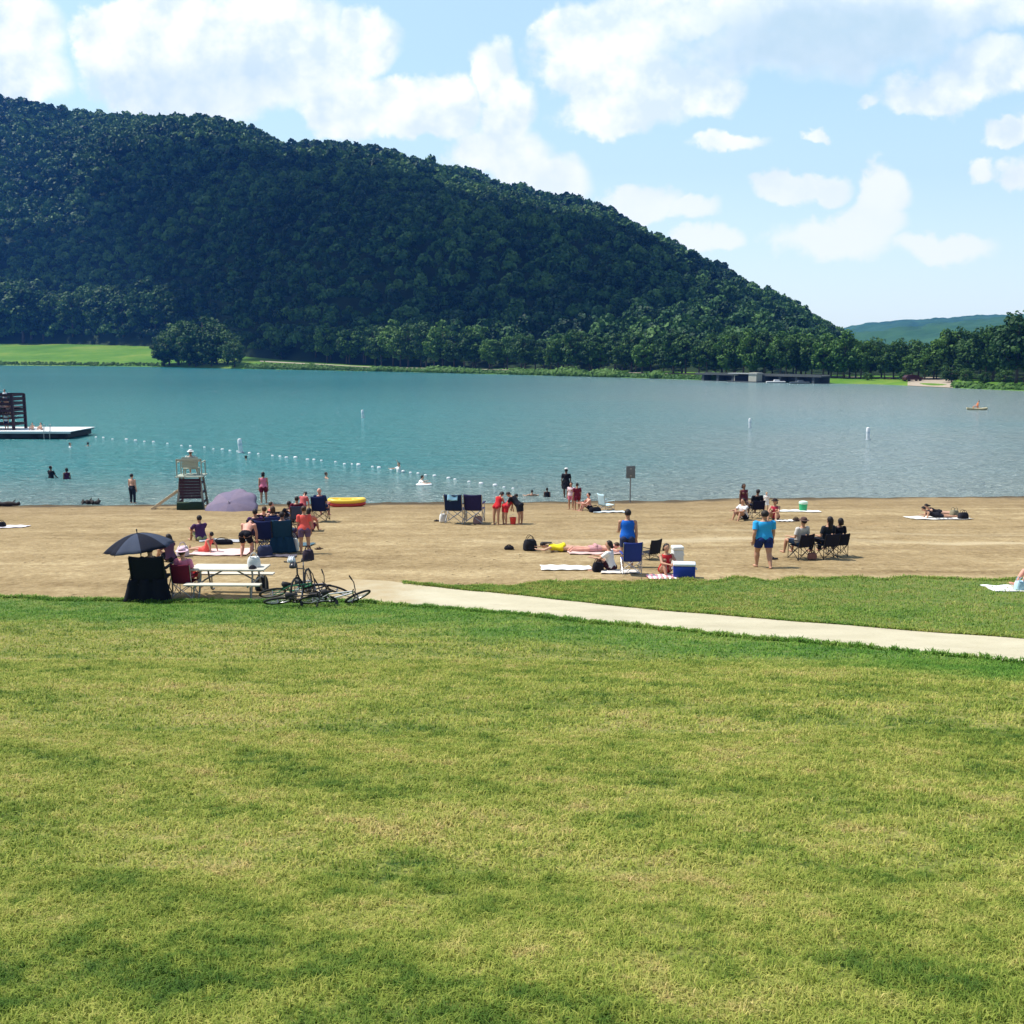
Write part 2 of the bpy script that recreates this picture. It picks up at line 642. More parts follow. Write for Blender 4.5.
def grass_mat(name, blades=False, strip=False):
    m, n, b = new_mat(name)
    co = n.n('ShaderNodeTexCoord').outputs['Object']
    e = n.n('ShaderNodeAttribute', attribute_name='edge').outputs['Fac']
    c = grass_colour(n, co, e, strip)
    if blades:
        r = n.n('ShaderNodeAttribute', attribute_name='rnd').outputs['Fac']
        k = n.ramp(r, [(0, (.62, .72, .52)), (.35, (.92, 1.03, .82)), (.72, (1.10, 1.16, .95)), (.92, (1.32, 1.28, 1.2)), (1, (1.6, 1.48, 1.7))])
        c = n.mix(1.0, c, k, 'MULTIPLY')
        tr = n.n('ShaderNodeBsdfTranslucent')
        n.set(tr, 'Color', c)
        mx = n.n('ShaderNodeMixShader', ins={0: .3})
        n.set(mx, 1, b.outputs[0])
        n.set(mx, 2, tr.outputs[0])
        n.set(n.t.nodes['Material Output'], 0, mx.outputs[0])
    else:
        f = n.noise(co, 26, 4, .7)
        c = n.mix(1.0, c, n.ramp(f, [(.25, (.30, .32, .26)), (.5, (.62, .62, .6)), (.75, (1.0, .97, .95))]), 'MULTIPLY')
        bn = n.n('ShaderNodeBump', ins={'Strength': .8, 'Distance': .05})
        n.set(bn, 'Height', n.m('ADD', n.noise(co, 18, 4, .7), n.noise(co, 5, 3, .6)))
        n.set(b, 'Normal', bn.outputs[0])
    n.set(b, 'Base Color', c)
    b.inputs['Roughness'].default_value = .75
    b.inputs['Specular IOR Level'].default_value = .15
    return m


def sand_mat():
    m, n, b = new_mat('sand')
    co = n.n('ShaderNodeTexCoord').outputs['Object']
    sx = n.n('ShaderNodeSeparateXYZ')
    n.set(sx, 0, co)
    str_ = n.mapping(co, (.16, 1.0, 1.0), (0, 0, -.05))
    n1 = n.noise(str_, .55, 4, .6, .5)
    n2 = n.noise(co, .9, 4, .6)
    n3 = n.noise(co, 5, 4, .65)
    v = n.m('ADD', n.m('MULTIPLY', n1, .75), n.m('ADD', n.m('MULTIPLY', n2, .55), n.m('MULTIPLY', n3, .75)))
    c = n.ramp(n.rng(v, .74, 1.30, 0, 1, False), [(0, (.175, .118, .055)), (.35, (.262, .189, .094)), (.65, (.330, .244, .127)), (1, (.45, .35, .195))])
    # raked vehicle track: a pale band with darker rims running along the beach
    yy = n.m('SUBTRACT', sx.outputs[1], n.m('MULTIPLY', sx.outputs[0], -.02))
    yy = n.m('ADD', yy, n.m('MULTIPLY', n.m('SUBTRACT', n.noise(co, .08, 2, .5), .5), 6))
    right = n.rng(sx.outputs[0], -6, 8)
    for y0, wd, col, am in ((38.4, .9, (.47, .38, .235), .75), (41.5, .6, (.47, .38, .235), .35), (36.3, .5, (.22, .15, .075), .35), (44.5, .8, (.30, .205, .10), .4)):
        k = n.rng(n.m('ABSOLUTE', n.m('SUBTRACT', yy, y0)), wd, wd * .25)
        k = n.m('MULTIPLY', n.m('MULTIPLY', k, am), n.m('MULTIPLY', right, n.rng(n.noise(str_, 1.3, 3, .6), .3, .55)))
        c = n.mix(k, c, col)
    # scattered footprints and lumps
    fp = n.n('ShaderNodeTexVoronoi', ins={'Scale': 2.2, 'Randomness': 1.0})
    n.set(fp, 'Vector', n.mapping(co, (1, .8, 1)))
    fk = n.m('MULTIPLY', n.rng(fp.outputs['Distance'], .16, .05), n.rng(n.noise(co, .35, 3, .6), .45, .62))
    c = n.mix(n.m('MULTIPLY', fk, .55), c, (.17, .115, .055))
    # damp near the water, wet at the very edge (height above the lake)
    h = n.m('ADD', sx.outputs[2], n.m('MULTIPLY', n.m('SUBTRACT', n.noise(co, .6, 3, .6), .5), .12))
    c = n.mix(n.m('MULTIPLY', n.rng(h, .75, .28), .45), c, (.20, .137, .068))
    c = n.mix(n.m('MULTIPLY', n.rng(h, .17, .03), .9), c, (.060, .045, .028))
    n.set(b, 'Base Color', c)
    b.inputs['Roughness'].default_value = .9
    b.inputs['Specular IOR Level'].default_value = .1
    bn = n.n('ShaderNodeBump', ins={'Strength': 1.0, 'Distance': .14})
    hh = n.m('ADD', n.m('MULTIPLY', n.noise(co, 2.6, 5, .65), .8), n.m('MULTIPLY', fk, -.5))
    n.set(bn, 'Height', n.m('ADD', hh, n.m('MULTIPLY', n1, 1.2)))
    n.set(b, 'Normal', bn.outputs[0])
    return m


def path_mat():
    m, n, b = new_mat('worn concrete')
    co = n.n('ShaderNodeTexCoord').outputs['Object']
    v = n.m('ADD', n.m('MULTIPLY', n.noise(co, .8, 5, .6), .7), n.m('MULTIPLY', n.noise(co, 22, 3, .6), .35))
    c = n.ramp(v, [(.3, (.37, .325, .215)), (.55, (.46, .41, .28)), (.75, (.53, .48, .345))])
    sx = n.n('ShaderNodeSeparateXYZ')
    n.set(sx, 0, co)
    # sand trodden over the end of the path
    dr = n.m('ADD', sx.outputs[0], n.m('MULTIPLY', n.m('SUBTRACT', n.noise(co, 1.1, 4, .65), .5), 5))
    c = n.mix(n.rng(dr, -1.8, -4.6), c, (.375, .285, .155))
    ed = n.n('ShaderNodeAttribute', attribute_name='edge').outputs['Fac']
    ed = n.m('ADD', ed, n.m('MULTIPLY', n.m('SUBTRACT', n.noise(co, 6, 4, .7), .5), .5))
    c = n.mix(n.m('MULTIPLY', n.rng(ed, .30, .02), .8), c, (.17, .135, .07))
    c = n.mix(n.m('MULTIPLY', n.rng(n.noise(co, 1.7, 5, .7), .58, .72), .45), c, (.33, .27, .17))
    n.set(b, 'Base Color', c)
    b.inputs['Roughness'].default_value = .9
    bn = n.n('ShaderNodeBump', ins={'Strength': .3, 'Distance': .01})
    n.set(bn, 'Height', n.noise(co, 30, 3, .6))
    n.set(b, 'Normal', bn.outputs[0])
    return m


GRASS = grass_mat('turf')
xs = np.concatenate([np.arange(-75, -26, .6), np.arange(-26, 26, .2), np.arange(26, 75.1, .6)])
sheet('lawn', xs, lambda x: x * 0 - 7.0, B1, 150, GRASS, power=.8)
sheet('footpath', xs, B1, B2, 14, path_mat(), -.01)
sheet('lawn_strip', xs, B2, B3, 60, grass_mat('strip turf', False, True))
sheet('beach', xs, B3, lambda x: x * 0 + 84.0, 240, sand_mat(), -.02)


# ------------------------------------------------------------------ grass blades
def blades(name, X, Y, hgt, wid, m, lean=1.35):
    n = len(X)
    Z = G(X, Y)
    a = rng.uniform(0, 2 * np.pi, n)
    L = hgt * rng.uniform(.55, 1.25, n) * (.45 + .75 * vnoise(X, Y, .11, 71) + .55 * vnoise(X, Y, .33, 72))
    ln = rng.uniform(.3, lean, n)
    ux, uy = np.cos(a), np.sin(a)
    wx, wy = -uy * wid / 2 * rng.uniform(.7, 1.3, n), ux * wid / 2 * rng.uniform(.7, 1.3, n)
    base = np.stack([X, Y, Z - .004], -1)
    mid = base + np.stack([ux * L * ln * .35, uy * L * ln * .35, L * .6], -1)
    tip = base + np.stack([ux * L * ln, uy * L * ln, L * (1.05 - .45 * ln)], -1)
    w = np.stack([wx, wy, wx * 0], -1)
    V = np.stack([base - w, base + w, mid + w * .8, mid - w * .8, tip + w * .12, tip - w * .12], 1)
    o = (np.arange(n) * 6)[:, None]
    Fq = np.concatenate([o + np.array([[0, 1, 2, 3]]), o + np.array([[3, 2, 4, 5]])], 0)
    rn = np.repeat(rng.random(n), 6)
    E = np.repeat(np.minimum(np.abs(B1(X) - Y), 50), 6)
    me = np_mesh(name, V.reshape(-1, 3), Fq, m, {'rnd': rn, 'edge': E}, True)
    return tag(link_mesh(name, me), kind='stuff')


def scatter(n, y0, y1, pow_=1.0, lo=None, hi=None):
    y = y0 + (y1 - y0) * rng.random(int(n)) ** pow_
    hw = .58 * y + 4.6
    x = (rng.random(len(y)) * 2 - 1) * hw
    d = vnoise(x, y, .09, 21) * .6 + vnoise(x, y, .35, 22) * .6 + rng.random(len(y)) * .5
    k = d > .50
    if hi is not None:
        k &= (y < hi(x)) & (y > lo(x))
    return x[k], y[k]


GB = grass_mat('grass blades', True)
Xs, Ys, Hs, Ws = [], [], [], []
for n, y0, y1, h, w in ((470000, 2.3, 5.0, .030, .0045), (370000, 4.8, 9.0, .034, .0070), (230000, 8.8, 15.0, .040, .011), (155000, 14.8, 27.5, .046, .019)):
    x, y = scatter(n, y0, y1, .8, lambda q: q * 0 + 2, lambda q: B1(q) + .05)
    Xs.append(x), Ys.append(y), Hs.append(np.full(len(x), h)), Ws.append(np.full(len(x), w))
# ragged fringe along the lawn's far edge
x = rng.uniform(-24, 16, 28000)
y = B1(x) + rng.normal(-.06, .07, len(x))
Xs.append(x), Ys.append(y), Hs.append(np.full(len(x), .09)), Ws.append(np.full(len(x), .02))
blades('grass', np.concatenate(Xs), np.concatenate(Ys), np.concatenate(Hs), np.concatenate(Ws), GB)
x = rng.uniform(-4.5, 21, 74000)
y = B2(x) + (B3(x) - B2(x)) * rng.random(len(x))
k = (B3(x) - B2(x)) > .1
x2_ = rng.uniform(-3, 19, 16000)
y2_ = np.where(rng.random(16000) < .5, B2(x2_) + rng.normal(.05, .05, 16000), B3(x2_) + rng.normal(-.02, .10, 16000))
blades('grass', np.concatenate([x[k], x2_]), np.concatenate([y[k], y2_]), np.concatenate([np.full(k.sum(), .055), np.full(16000, .06)]),
       np.full(k.sum() + 16000, .02), grass_mat('strip blades', True, True))

# ------------------------------------------------------------------ lake
m, n, b = new_mat('lake water')
co = n.n('ShaderNodeTexCoord').outputs['Object']
sx = n.n('ShaderNodeSeparateXYZ')
n.set(sx, 0, co)
ysh = n.m('SUBTRACT', sx.outputs[1], n.m('MULTIPLY', sx.outputs[0], .068))
ysh = n.m('ADD', ysh, n.m('MULTIPLY', n.m('SUBTRACT', n.noise(co, .15, 3, .5), .5), 5))
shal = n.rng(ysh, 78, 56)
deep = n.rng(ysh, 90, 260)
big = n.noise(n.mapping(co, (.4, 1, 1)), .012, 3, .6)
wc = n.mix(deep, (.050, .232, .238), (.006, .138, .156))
wc = n.mix(n.m('MULTIPLY', n.rng(n.m('DIVIDE', sx.outputs[0], n.m('MAXIMUM', sx.outputs[1], 1)), -.18, .30), .85), wc, (.225, .265, .255))  # sky-reflection grey of the right side put into the water's base colour
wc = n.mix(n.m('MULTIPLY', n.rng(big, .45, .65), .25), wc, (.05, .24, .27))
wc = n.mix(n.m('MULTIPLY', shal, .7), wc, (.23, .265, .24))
n.set(b, 'Base Color', wc)
b.inputs['Roughness'].default_value = .18
b.inputs['IOR'].default_value = 1.33
wv = n.noise(n.mapping(co, (.80, 1.0, 1), (0, 0, .25)), 1.9, 4, .65, .8)
wv2 = n.noise(n.mapping(co, (.55, 1.0, 1), (0, 0, -.3)), .55, 4, .62, .6)
hgt = n.m('ADD', n.m('MULTIPLY', wv, .5), n.m('MULTIPLY', wv2, 1.0))
bn = n.n('ShaderNodeBump', ins={'Strength': 1.0, 'Distance': 1.0})
n.set(bn, 'Height', hgt)
n.set(b, 'Normal', bn.outputs[0])
WATER = m
me = np_mesh('lake', np.array([[-1500, 44, 0], [1500, 44, 0], [1500, 1400, 0], [-1500, 1400, 0]]), np.array([[0, 1, 2, 3]]), m)
tag(link_mesh('lake', me), kind='structure')
soil = mat('soil', (.10, .09, .05), .95, .2, .05)
me = np_mesh('ground', np.array([[-2500, -250, -3.2], [2500, -250, -3.2], [2500, 2400, -3.2], [-2500, 2400, -3.2]]), np.array([[0, 1, 2, 3]]), soil)
tag(link_mesh('ground', me), kind='structure')

# ------------------------------------------------------------------ far shore and hill
def PXU(u):
    return 512 + np.asarray(u) * F * 1.008


shore_row = pchip([-600, -300, 0, 165, 250, 400, 560, 700, 800, 880, 930, 1024, 1200, 1600],
                  [361, 363, 365.5, 367, 369, 372, 376, 380, 383, 384.5, 387, 391, 398, 410])
toe_row = pchip([-600, 0, 165, 240, 300, 400, 560, 700, 800, 880, 930, 1024, 1600], [338, 343, 347, 356, 361, 367, 371, 375, 377.5, 379, 380, 385, 400])
toe_add = pchip([-600, 0, 165, 250, 320, 560, 800, 930, 1024, 1600], [150, 150, 115, 60, 40, 34, 32, 30, 26, 26])
rid_d = pchip([-600, 0, 300, 500, 700, 858, 930, 1024, 1600], [1250, 1150, 1050, 940, 760, 560, 470, 430, 430])
rid_row = pchip([-600, -300, 0, 88, 164, 210, 246, 270, 293, 320, 345, 421, 469, 520, 592, 640, 700, 740, 780, 820, 858, 885, 935, 1024, 1300, 1600],
                [120, 92, 98, 111, 120, 127, 134, 143, 153, 149, 150, 162, 171, 186, 207, 232, 262, 280, 294, 311, 331, 352, 354, 340, 280, 260])


def rowz(Y, row):
    d0 = (512 - np.asarray(row)) / F
    return CAMZ + (-SP + d0 * CP) / (CP + d0 * SP) * Y


def farpar(px):
    Sd = -CAMZ / rowz(1.0, shore_row(px)) * 1.0
    tz = (rowz(1.0, shore_row(px)) - CAMZ)
    Sd = -CAMZ / tz
    T = Sd + toe_add(px)
    zT = np.maximum(rowz(T, toe_row(px)), 1.2)
    Rr = np.maximum(rid_d(px), T + 120)
    zR = np.maximum(rowz(Rr, rid_row(px)) - 13.0, zT + 1)
    return Sd, T, zT, Rr, zR


def farz(x, Y):
    x, Y = np.asarray(x, float), np.asarray(Y, float)
    Sd, T, zT, Rr, zR = farpar(PXU(x / Y))
    t = np.clip((Y - T) / (Rr - T), 0, 1)
    bank = np.minimum(1.0, .45 * zT)
    tm = np.clip((Y - Sd) / (T - Sd), 0, 1)
    z = np.where(Y < Sd, -.35 * (Sd - Y), bank * sstep(0, 4, Y - Sd) + (zT - bank) * tm)
    gul = (vnoise(x, Y, 130, 31) - .5) * 40 + (vnoise(x, Y, 60, 32) - .5) * 14
    z = z + (zR - zT) * (1 - (1 - t) ** 1.35) + gul * np.clip((zR - zT) / 150, 0, 1) * (4 * t * (1 - t)) * (t < 1)
    return np.where(Y > Rr, np.maximum(z - (Y - Rr) * .35, 2), z)


def far_at(px, row):
    u = (px - 512) / F / 1.008
    Sd, T, zT, Rr, zR = [float(q) for q in farpar(px)]
    ys = np.linspace(Sd, Rr, 1500)
    z = farz(ys * u, ys)
    rw = row_at(ys, z)
    k = int(np.argmax(rw <= row)) if (rw <= row).any() else len(ys) - 1
    return Vector((ys[k] * u, ys[k], z[k]))


def far_sheet(name, us, lo, hi, ny, m, dz=0.0):
    y0, y1 = lo(us), hi(us)
    t = np.linspace(0, 1, ny + 1)
    Y = y0[:, None] + (y1 - y0)[:, None] * t[None]
    X = Y * us[:, None]
    Z = farz(X, Y) + dz
    me = np_mesh(name, np.stack([X, Y, Z], -1).reshape(-1, 3), grid_faces(len(us) - 1, ny), m, None, True)
    return tag(link_mesh(name, me), kind='structure')


def noise_mat(name, stops, scale, detail=4, rough=.9):
    m, n, b = new_mat(name)
    co = n.n('ShaderNodeTexCoord').outputs['Object']
    v = n.m('ADD', n.m('MULTIPLY', n.noise(co, scale, detail, .6), .7), n.m('MULTIPLY', n.noise(co, scale * 9, 3, .6), .3))
    n.set(b, 'Base Color', n.ramp(v, stops))
    b.inputs['Roughness'].default_value = rough
    b.inputs['Specular IOR Level'].default_value = .1
    return m


us = np.linspace(-1.05, 1.0, 330)
P_ = lambda i: (lambda q: farpar(PXU(q))[i])
far_sheet('meadow', us, lambda q: P_(0)(q) - 8, P_(1), 16,
          noise_mat('meadow grass', [(.3, (.050, .135, .016)), (.5, (.085, .19, .022)), (.7, (.19, .25, .045))], .03))
far_sheet('hills', us, P_(1), lambda q: P_(3)(q) + 260, 70,
          noise_mat('forest floor', [(.3, (.012, .028, .010)), (.7, (.03, .05, .016))], .02))
# pale track along the embankment
TRK = noise_mat('far gravel', [(.3, (.30, .27, .19)), (.7, (.45, .40, .30))], .2)
trk = us[(PXU(us) > 255) & (PXU(us) < 900)]
far_sheet('path', trk, lambda q: P_(0)(q) + .50 * (P_(1)(q) - P_(0)(q)), lambda q: P_(0)(q) + .64 * (P_(1)(q) - P_(0)(q)), 2, TRK, .12)
snd = np.linspace((905 - 512) / F, (950 - 512) / F, 14)
far_sheet('shore_sand', snd, lambda q: P_(0)(q) + .3, lambda q: P_(0)(q) + (.25 + .75 * np.sin(np.linspace(.25, 2.6, 14))) * (P_(1)(q) - P_(0)(q)), 6,
          noise_mat('far sand', [(.3, (.30, .25, .19)), (.7, (.42, .35, .27))], .4), .06)
vs = np.array([])
# distant ridge, kilometres away
RM = noise_mat('distant woods', [(.3, (.018, .050, .020)), (.5, (.030, .085, .030)), (.7, (.05, .12, .04))], .012)
for nm, D, pts in (('hills', 2300, [(700, 338), (830, 331), (858, 325), (900, 321), (940, 318), (985, 315.5), (1040, 314), (1200, 300), (1500, 290)]),
                   ('hills', 1500, [(700, 350), (840, 338), (880, 333), (930, 325), (965, 321), (1010, 317), (1100, 306), (1400, 290)])):
    f = pchip([p[0] for p in pts], [p[1] for p in pts])
    px = np.linspace(700, 1500, 300)
    u = (px - 512) / F / 1.008
    t = np.linspace(0, 1, 24)
    top = rowz(D, f(px))
    Y = D - 500 * (1 - t)[None] + 0 * px[:, None]
    X = Y * u[:, None]
    Z = np.maximum(top, 2)[:, None] * (1 - (1 - t[None]) ** 1.6) - 1 + (vnoise(X, Y, 16, 41) - .3) * 7 * t[None] + (vnoise(X, Y, 90, 42) - .5) * 16 * (t * (1 - t) * 4)[None]
    me = np_mesh(nm, np.stack([X, Y, Z], -1).reshape(-1, 3), grid_faces(len(px) - 1, 23), RM, None, False)
    tag(link_mesh(nm, me), kind='structure')


# ------------------------------------------------------------------ foliage
def leaf_mat(name, stops, trans=.25):
    m, n, b = new_mat(name)
    r = n.n('ShaderNodeAttribute', attribute_name='rnd').outputs['Fac']
    oi = n.n('ShaderNodeObjectInfo').outputs['Random']
    co = n.n('ShaderNodeTexCoord').outputs['Object']
    v = n.m('ADD', n.m('MULTIPLY', r, .72), n.m('MULTIPLY', oi, .28))
    c = n.ramp(v, stops)
    n.set(b, 'Base Color', c)
    b.inputs['Roughness'].default_value = .6
    b.inputs['Specular IOR Level'].default_value = .2
    tr = n.n('ShaderNodeBsdfTranslucent')
    n.set(tr, 'Color', c)
    mx = n.n('ShaderNodeMixShader', ins={0: trans})
    n.set(mx, 1, b.outputs[0])
    n.set(mx, 2, tr.outputs[0])
    n.set(n.t.nodes['Material Output'], 0, mx.outputs[0])
    return m


LEAF = leaf_mat('woodland leaves', [(0, (.012, .034, .010)), (.35, (.026, .074, .016)), (.65, (.055, .125, .022)), (1, (.11, .18, .034))])
LEAF_L = leaf_mat('light leaves', [(0, (.035, .095, .018)), (.4, (.070, .160, .026)), (.75, (.115, .215, .038)), (1, (.16, .25, .06))])
LEAF_F = leaf_mat('hill canopy', [(0, (.004, .015, .008)), (.35, (.011, .040, .014)), (.65, (.036, .102, .022)), (1, (.11, .21, .040))], .10)  # hill shade put into the dark tones, sunlit crowns into the bright ones
BARK = mat('bark', (.10, .075, .055), .9, .25, 3.0, .4)


def leaf_quads(P, Nn, size):
    """one bent leaf clump (two quads) at every point P, facing Nn"""
    n = len(P)
    Nn = Nn / np.linalg.norm(Nn, axis=1, keepdims=True)
    t = rng.normal(size=(n, 3))
    a = np.cross(Nn, t)
    a /= np.linalg.norm(a, axis=1, keepdims=True)
    b_ = np.cross(Nn, a)
    s = (size * rng.uniform(.6, 1.35, n))[:, None]
    a, b_ = a * s, b_ * s * .75
    d = Nn * s * .28
    V = np.stack([P - a - b_ * .5 - d, P - b_, P + b_, P - a * .9 + b_ * .6 - d, P + a - b_ * .6 - d, P + a * .85 + b_ * .5 - d], 1)
    o = (np.arange(n) * 6)[:, None]
    Fq = np.concatenate([o + np.array([[0, 1, 2, 3]]), o + np.array([[1, 4, 5, 2]])], 0)
    return V.reshape(-1, 3), Fq


# the wooded hillside as one mass: thousands of crowns of leaf clumps
def forest():
    px = rng.uniform(-330, 1190, 80000)
    q = rng.random(80000)
    Sd, T, zT, Rr, zR = farpar(px)
    Y = (T - 2) + (Rr + 24 - T) * q
    keepw = Y * (Rr - T + 26)
    keep = rng.random(80000) < keepw / (1150 * 330)
    px, Y = px[keep], Y[keep]
    X = Y * (px - 512) / F / 1.008
    # thin out: no two stems closer than a few metres
    cell = {}
    ok = []
    for i in range(len(X)):
        c = (int(X[i] // 5.0), int(Y[i] // 5.0))
        if c not in cell:
            cell[c] = 1
            ok.append(i)
    X, Y = X[ok], Y[ok]
    nT = len(X)
    Z = farz(X, Y)
    kx = np.interp(PXU(X / Y), [690, 780, 862, 935, 1000], [1, .75, .55, .55, 1])
    rad = (2.3 + 3.9 * rng.random(nT) ** 1.5) * kx ** .6
    rad = rad * np.where(Y < 760, .8, 1.0)
    hh = rad * rng.uniform(1.9, 2.7, nT) + 2.5
    hh = hh * (.45 + .55 * kx)
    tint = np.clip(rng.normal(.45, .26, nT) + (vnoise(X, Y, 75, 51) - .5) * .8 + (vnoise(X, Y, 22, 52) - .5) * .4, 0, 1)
    for near in (0, 1):
        forest_part(X, Y, Z, rad, hh, tint, near)
    return nT


FP = []


def forest_part(X, Y, Z, rad, hh, tint, near):
    s = (Y < 760) == bool(near)
    X, Y, Z, rad, hh, tint = X[s], Y[s], Z[s], rad[s], hh[s], tint[s]
    nT = len(X)
    K = 150 if near else 70
    d = rng.normal(size=(nT, K, 3))
    d /= np.linalg.norm(d, axis=2, keepdims=True)
    d[..., 2] = np.abs(d[..., 2]) * 1.0 - .35
    lob = rng.normal(size=(nT, 5, 3))
    lob /= np.linalg.norm(lob, axis=2, keepdims=True)
    cl = np.einsum('nki,nli->nkl', d, lob).max(2)
    r = .52 + .56 * np.clip(cl, 0, 1) ** 2 + rng.uniform(-.08, .08, (nT, K))
    P = d * r[..., None] * rad[:, None, None] * (np.array([1, 1, 1]) + np.array([0, 0, 1]) * rng.uniform(-.05, .75, nT)[:, None])[:, None]
    P[..., 0] += X[:, None]
    P[..., 1] += Y[:, None]
    P[..., 2] += (Z + hh - rad)[:, None]
    Nn = d + rng.normal(size=d.shape) * .45
    V, Fq = leaf_quads(P.reshape(-1, 3), Nn.reshape(-1, 3), np.repeat(rad * (.17 if near else .27), K))
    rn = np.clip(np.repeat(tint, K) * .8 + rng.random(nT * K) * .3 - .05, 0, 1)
    FP.append((V, Fq, np.repeat(rn, 6)))


nforest = forest()
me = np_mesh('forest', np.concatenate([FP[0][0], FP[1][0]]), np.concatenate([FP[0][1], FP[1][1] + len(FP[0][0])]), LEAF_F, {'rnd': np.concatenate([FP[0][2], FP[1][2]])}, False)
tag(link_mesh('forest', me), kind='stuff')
print('forest trees', nforest)


def tree_meshes(kind, seed):
    """trunk and crown of one shore tree, 1 unit tall"""
    rs = np.random.default_rng(seed)
    rnd = random.Random(seed)
    mb = MB()
    wide = .36 if kind != 'bush' else .5
    base = .10 if kind != 'bush' else .03
    pts = [(0, 0, -.02), (.006, .004, .14), (-.01, .01, .34), (.012, -.006, .6), (0, 0, .84)]
    mb.tube(pts, [.026, .02, .016, .011, .003], 8)
    tips = []
    for k in range(11):
        z0 = rnd.uniform(.2, .68)
        a = k * 2.4 + rnd.uniform(-.4, .4)
        ln = rnd.uniform(.14, .30)
        p = Vector((0, 0, z0))
        q = p + Vector((math.cos(a) * ln * .5, math.sin(a) * ln * .5, ln * .35))
        e = p + Vector((math.cos(a) * ln, math.sin(a) * ln, ln * .8))
        mb.tube([p, q, e], [.009, .006, .002], 6)
        tips.append(e)
    trunk = mb.mesh('trunk', BARK)
    nc = 34
    cen = []
    for k in range(nc):
        d = rs.normal(size=3)
        d /= np.linalg.norm(d)
        rr = rs.uniform(.45, 1.0) ** .6
        zc = base + (1 - base) * .52
        cen.append((d[0] * wide * rr * .78, d[1] * wide * rr * .78, zc + d[2] * (1 - base) * .44 * rr))
    cen = np.array(cen + [tuple(t) for t in tips])
    P, Nn, sz, rn = [], [], [], []
    for c in cen:
        cr = rs.uniform(.065, .125) * (1.1 if kind == 'bush' else 1)
        k = 46
        d = rs.normal(size=(k, 3))
        d /= np.linalg.norm(d, axis=1, keepdims=True)
        p = c + d * cr * rs.uniform(.55, 1.05, (k, 1)) * np.array([1.15, 1.15, .8])
        P.append(p), Nn.append(d + rs.normal(size=(k, 3)) * .5 + np.array([0, 0, .3])), sz.append(np.full(k, .026))
        rn.append(np.clip(rs.normal(.5, .14) + rs.uniform(-.22, .22, k), 0, 1))
    V, Fq = leaf_quads(np.concatenate(P), np.concatenate(Nn), np.concatenate(sz))
    crown = np_mesh('crown', V, Fq, LEAF_L if kind == 'light' else LEAF, {'rnd': np.repeat(np.concatenate(rn), 6)}, False)
    return trunk, crown


PROTO = {'light': [tree_meshes('light', s) for s in (1, 2, 3)], 'dark': [tree_meshes('dark', s) for s in (4, 5, 6)], 'bush': [tree_meshes('bush', s) for s in (7, 8)]}


def tree(px, row, hpx, wfac, kind, label, group, dY=0.0):
    p = far_at(px, row)
    p = Vector((p.x * (1 + dY / p.y), p.y + dY, 0))
    p.z = float(farz(p.x, p.y))
    h = hpx / F * p.y
    tr, cr = random.choice(PROTO[kind])
    o = empty('tree', p - Vector((0, 0, .1)), random.uniform(0, 6.28), label, 'tree', group)
    o.scale = (h * wfac, h * wfac, h)
    link_mesh('trunk', tr, o)
    link_mesh('crown', cr, o)
    return o


rt = random.Random(5)
for i in range(24):
    tree(-60 + i * 10.5 + rt.uniform(-4, 4), 343.5 + .02 * i, rt.uniform(34, 60), rt.uniform(.85, 1.15), rt.choice(['dark', 'dark', 'light']),
         'dark leafy tree in the row behind the bright green meadow at far left', 'trees along the back of the far meadow', rt.uniform(2, 14))
for px, h, w in ((164, 26, 1.2), (170, 34, 1.15), (179, 42, 1.1), (190, 46, 1.1), (204, 50, 1.05), (217, 44, 1.1), (228, 35, 1.15), (235, 26, 1.2), (196, 30, 1.3), (212, 30, 1.3)):
    tree(px, 364.5 if h > 31 else 366.3, h, w, 'bush', 'broad bushy tree in the rounded clump at the water beside the meadow', 'clump of trees at the end of the meadow')
tree(282, 359.5, 27, 1.15, 'bush', 'small round bushy tree standing alone right of the waterside clump', 'lone bush tree')
for i in range(30):
    px = 318 + i * 8.4 + rt.uniform(-4, 4)
    tree(px, float(toe_row(px)) + .4, rt.uniform(32, 46) * (1.08 if 390 < px < 480 else .92), rt.uniform(.85, 1.1), rt.choice(['light', 'light', 'dark']),
         'fresh green tree in the band below the middle of the dark hill', 'light trees along the far bank', rt.uniform(-1, 8))
for i in range(20):
    px = 560 + i * 8.6 + rt.uniform(-4, 4)
    tree(px, float(toe_row(px)) + .3, rt.uniform(28, 44), rt.uniform(.9, 1.15), rt.choice(['dark', 'dark', 'light']),
         'dark tree on the far bank left of the low bridge', 'dark trees along the far bank', rt.uniform(0, 8))
for i in range(38):
    px = 718 + i * 6.0 + rt.uniform(-4, 4)
    tree(px, float(toe_row(px)) + .2, (rt.uniform(30, 48) if px < 845 else rt.uniform(29, 41)), rt.uniform(.85, 1.1), rt.choice(['dark', 'light', 'dark']),
         'green tree on the far shore behind the low bridge and yellow bank', 'trees behind the low bridge', rt.uniform(0, 10))
for i in range(15):
    px = 942 + i * 9 + rt.uniform(-4, 4)
    tree(px, float(toe_row(px)) - .3, rt.uniform(38, 52) + max(0, (px - 960)) * .36, rt.uniform(.8, 1.05), rt.choice(['dark', 'dark', 'light']),
         'tall dark tree on the near right shore by the pale sand', 'tall trees on the right shore', rt.uniform(0, 8))
for px, h in ((868, 9), (905, 12), (952, 20), (966, 16), (985, 14), (1005, 17)):
    tree(px, float(toe_row(px)) + 1.5, h, 1.4, 'bush', 'low round shrub at the edge of the yellow-green bank on the right', 'shrubs on the right bank')

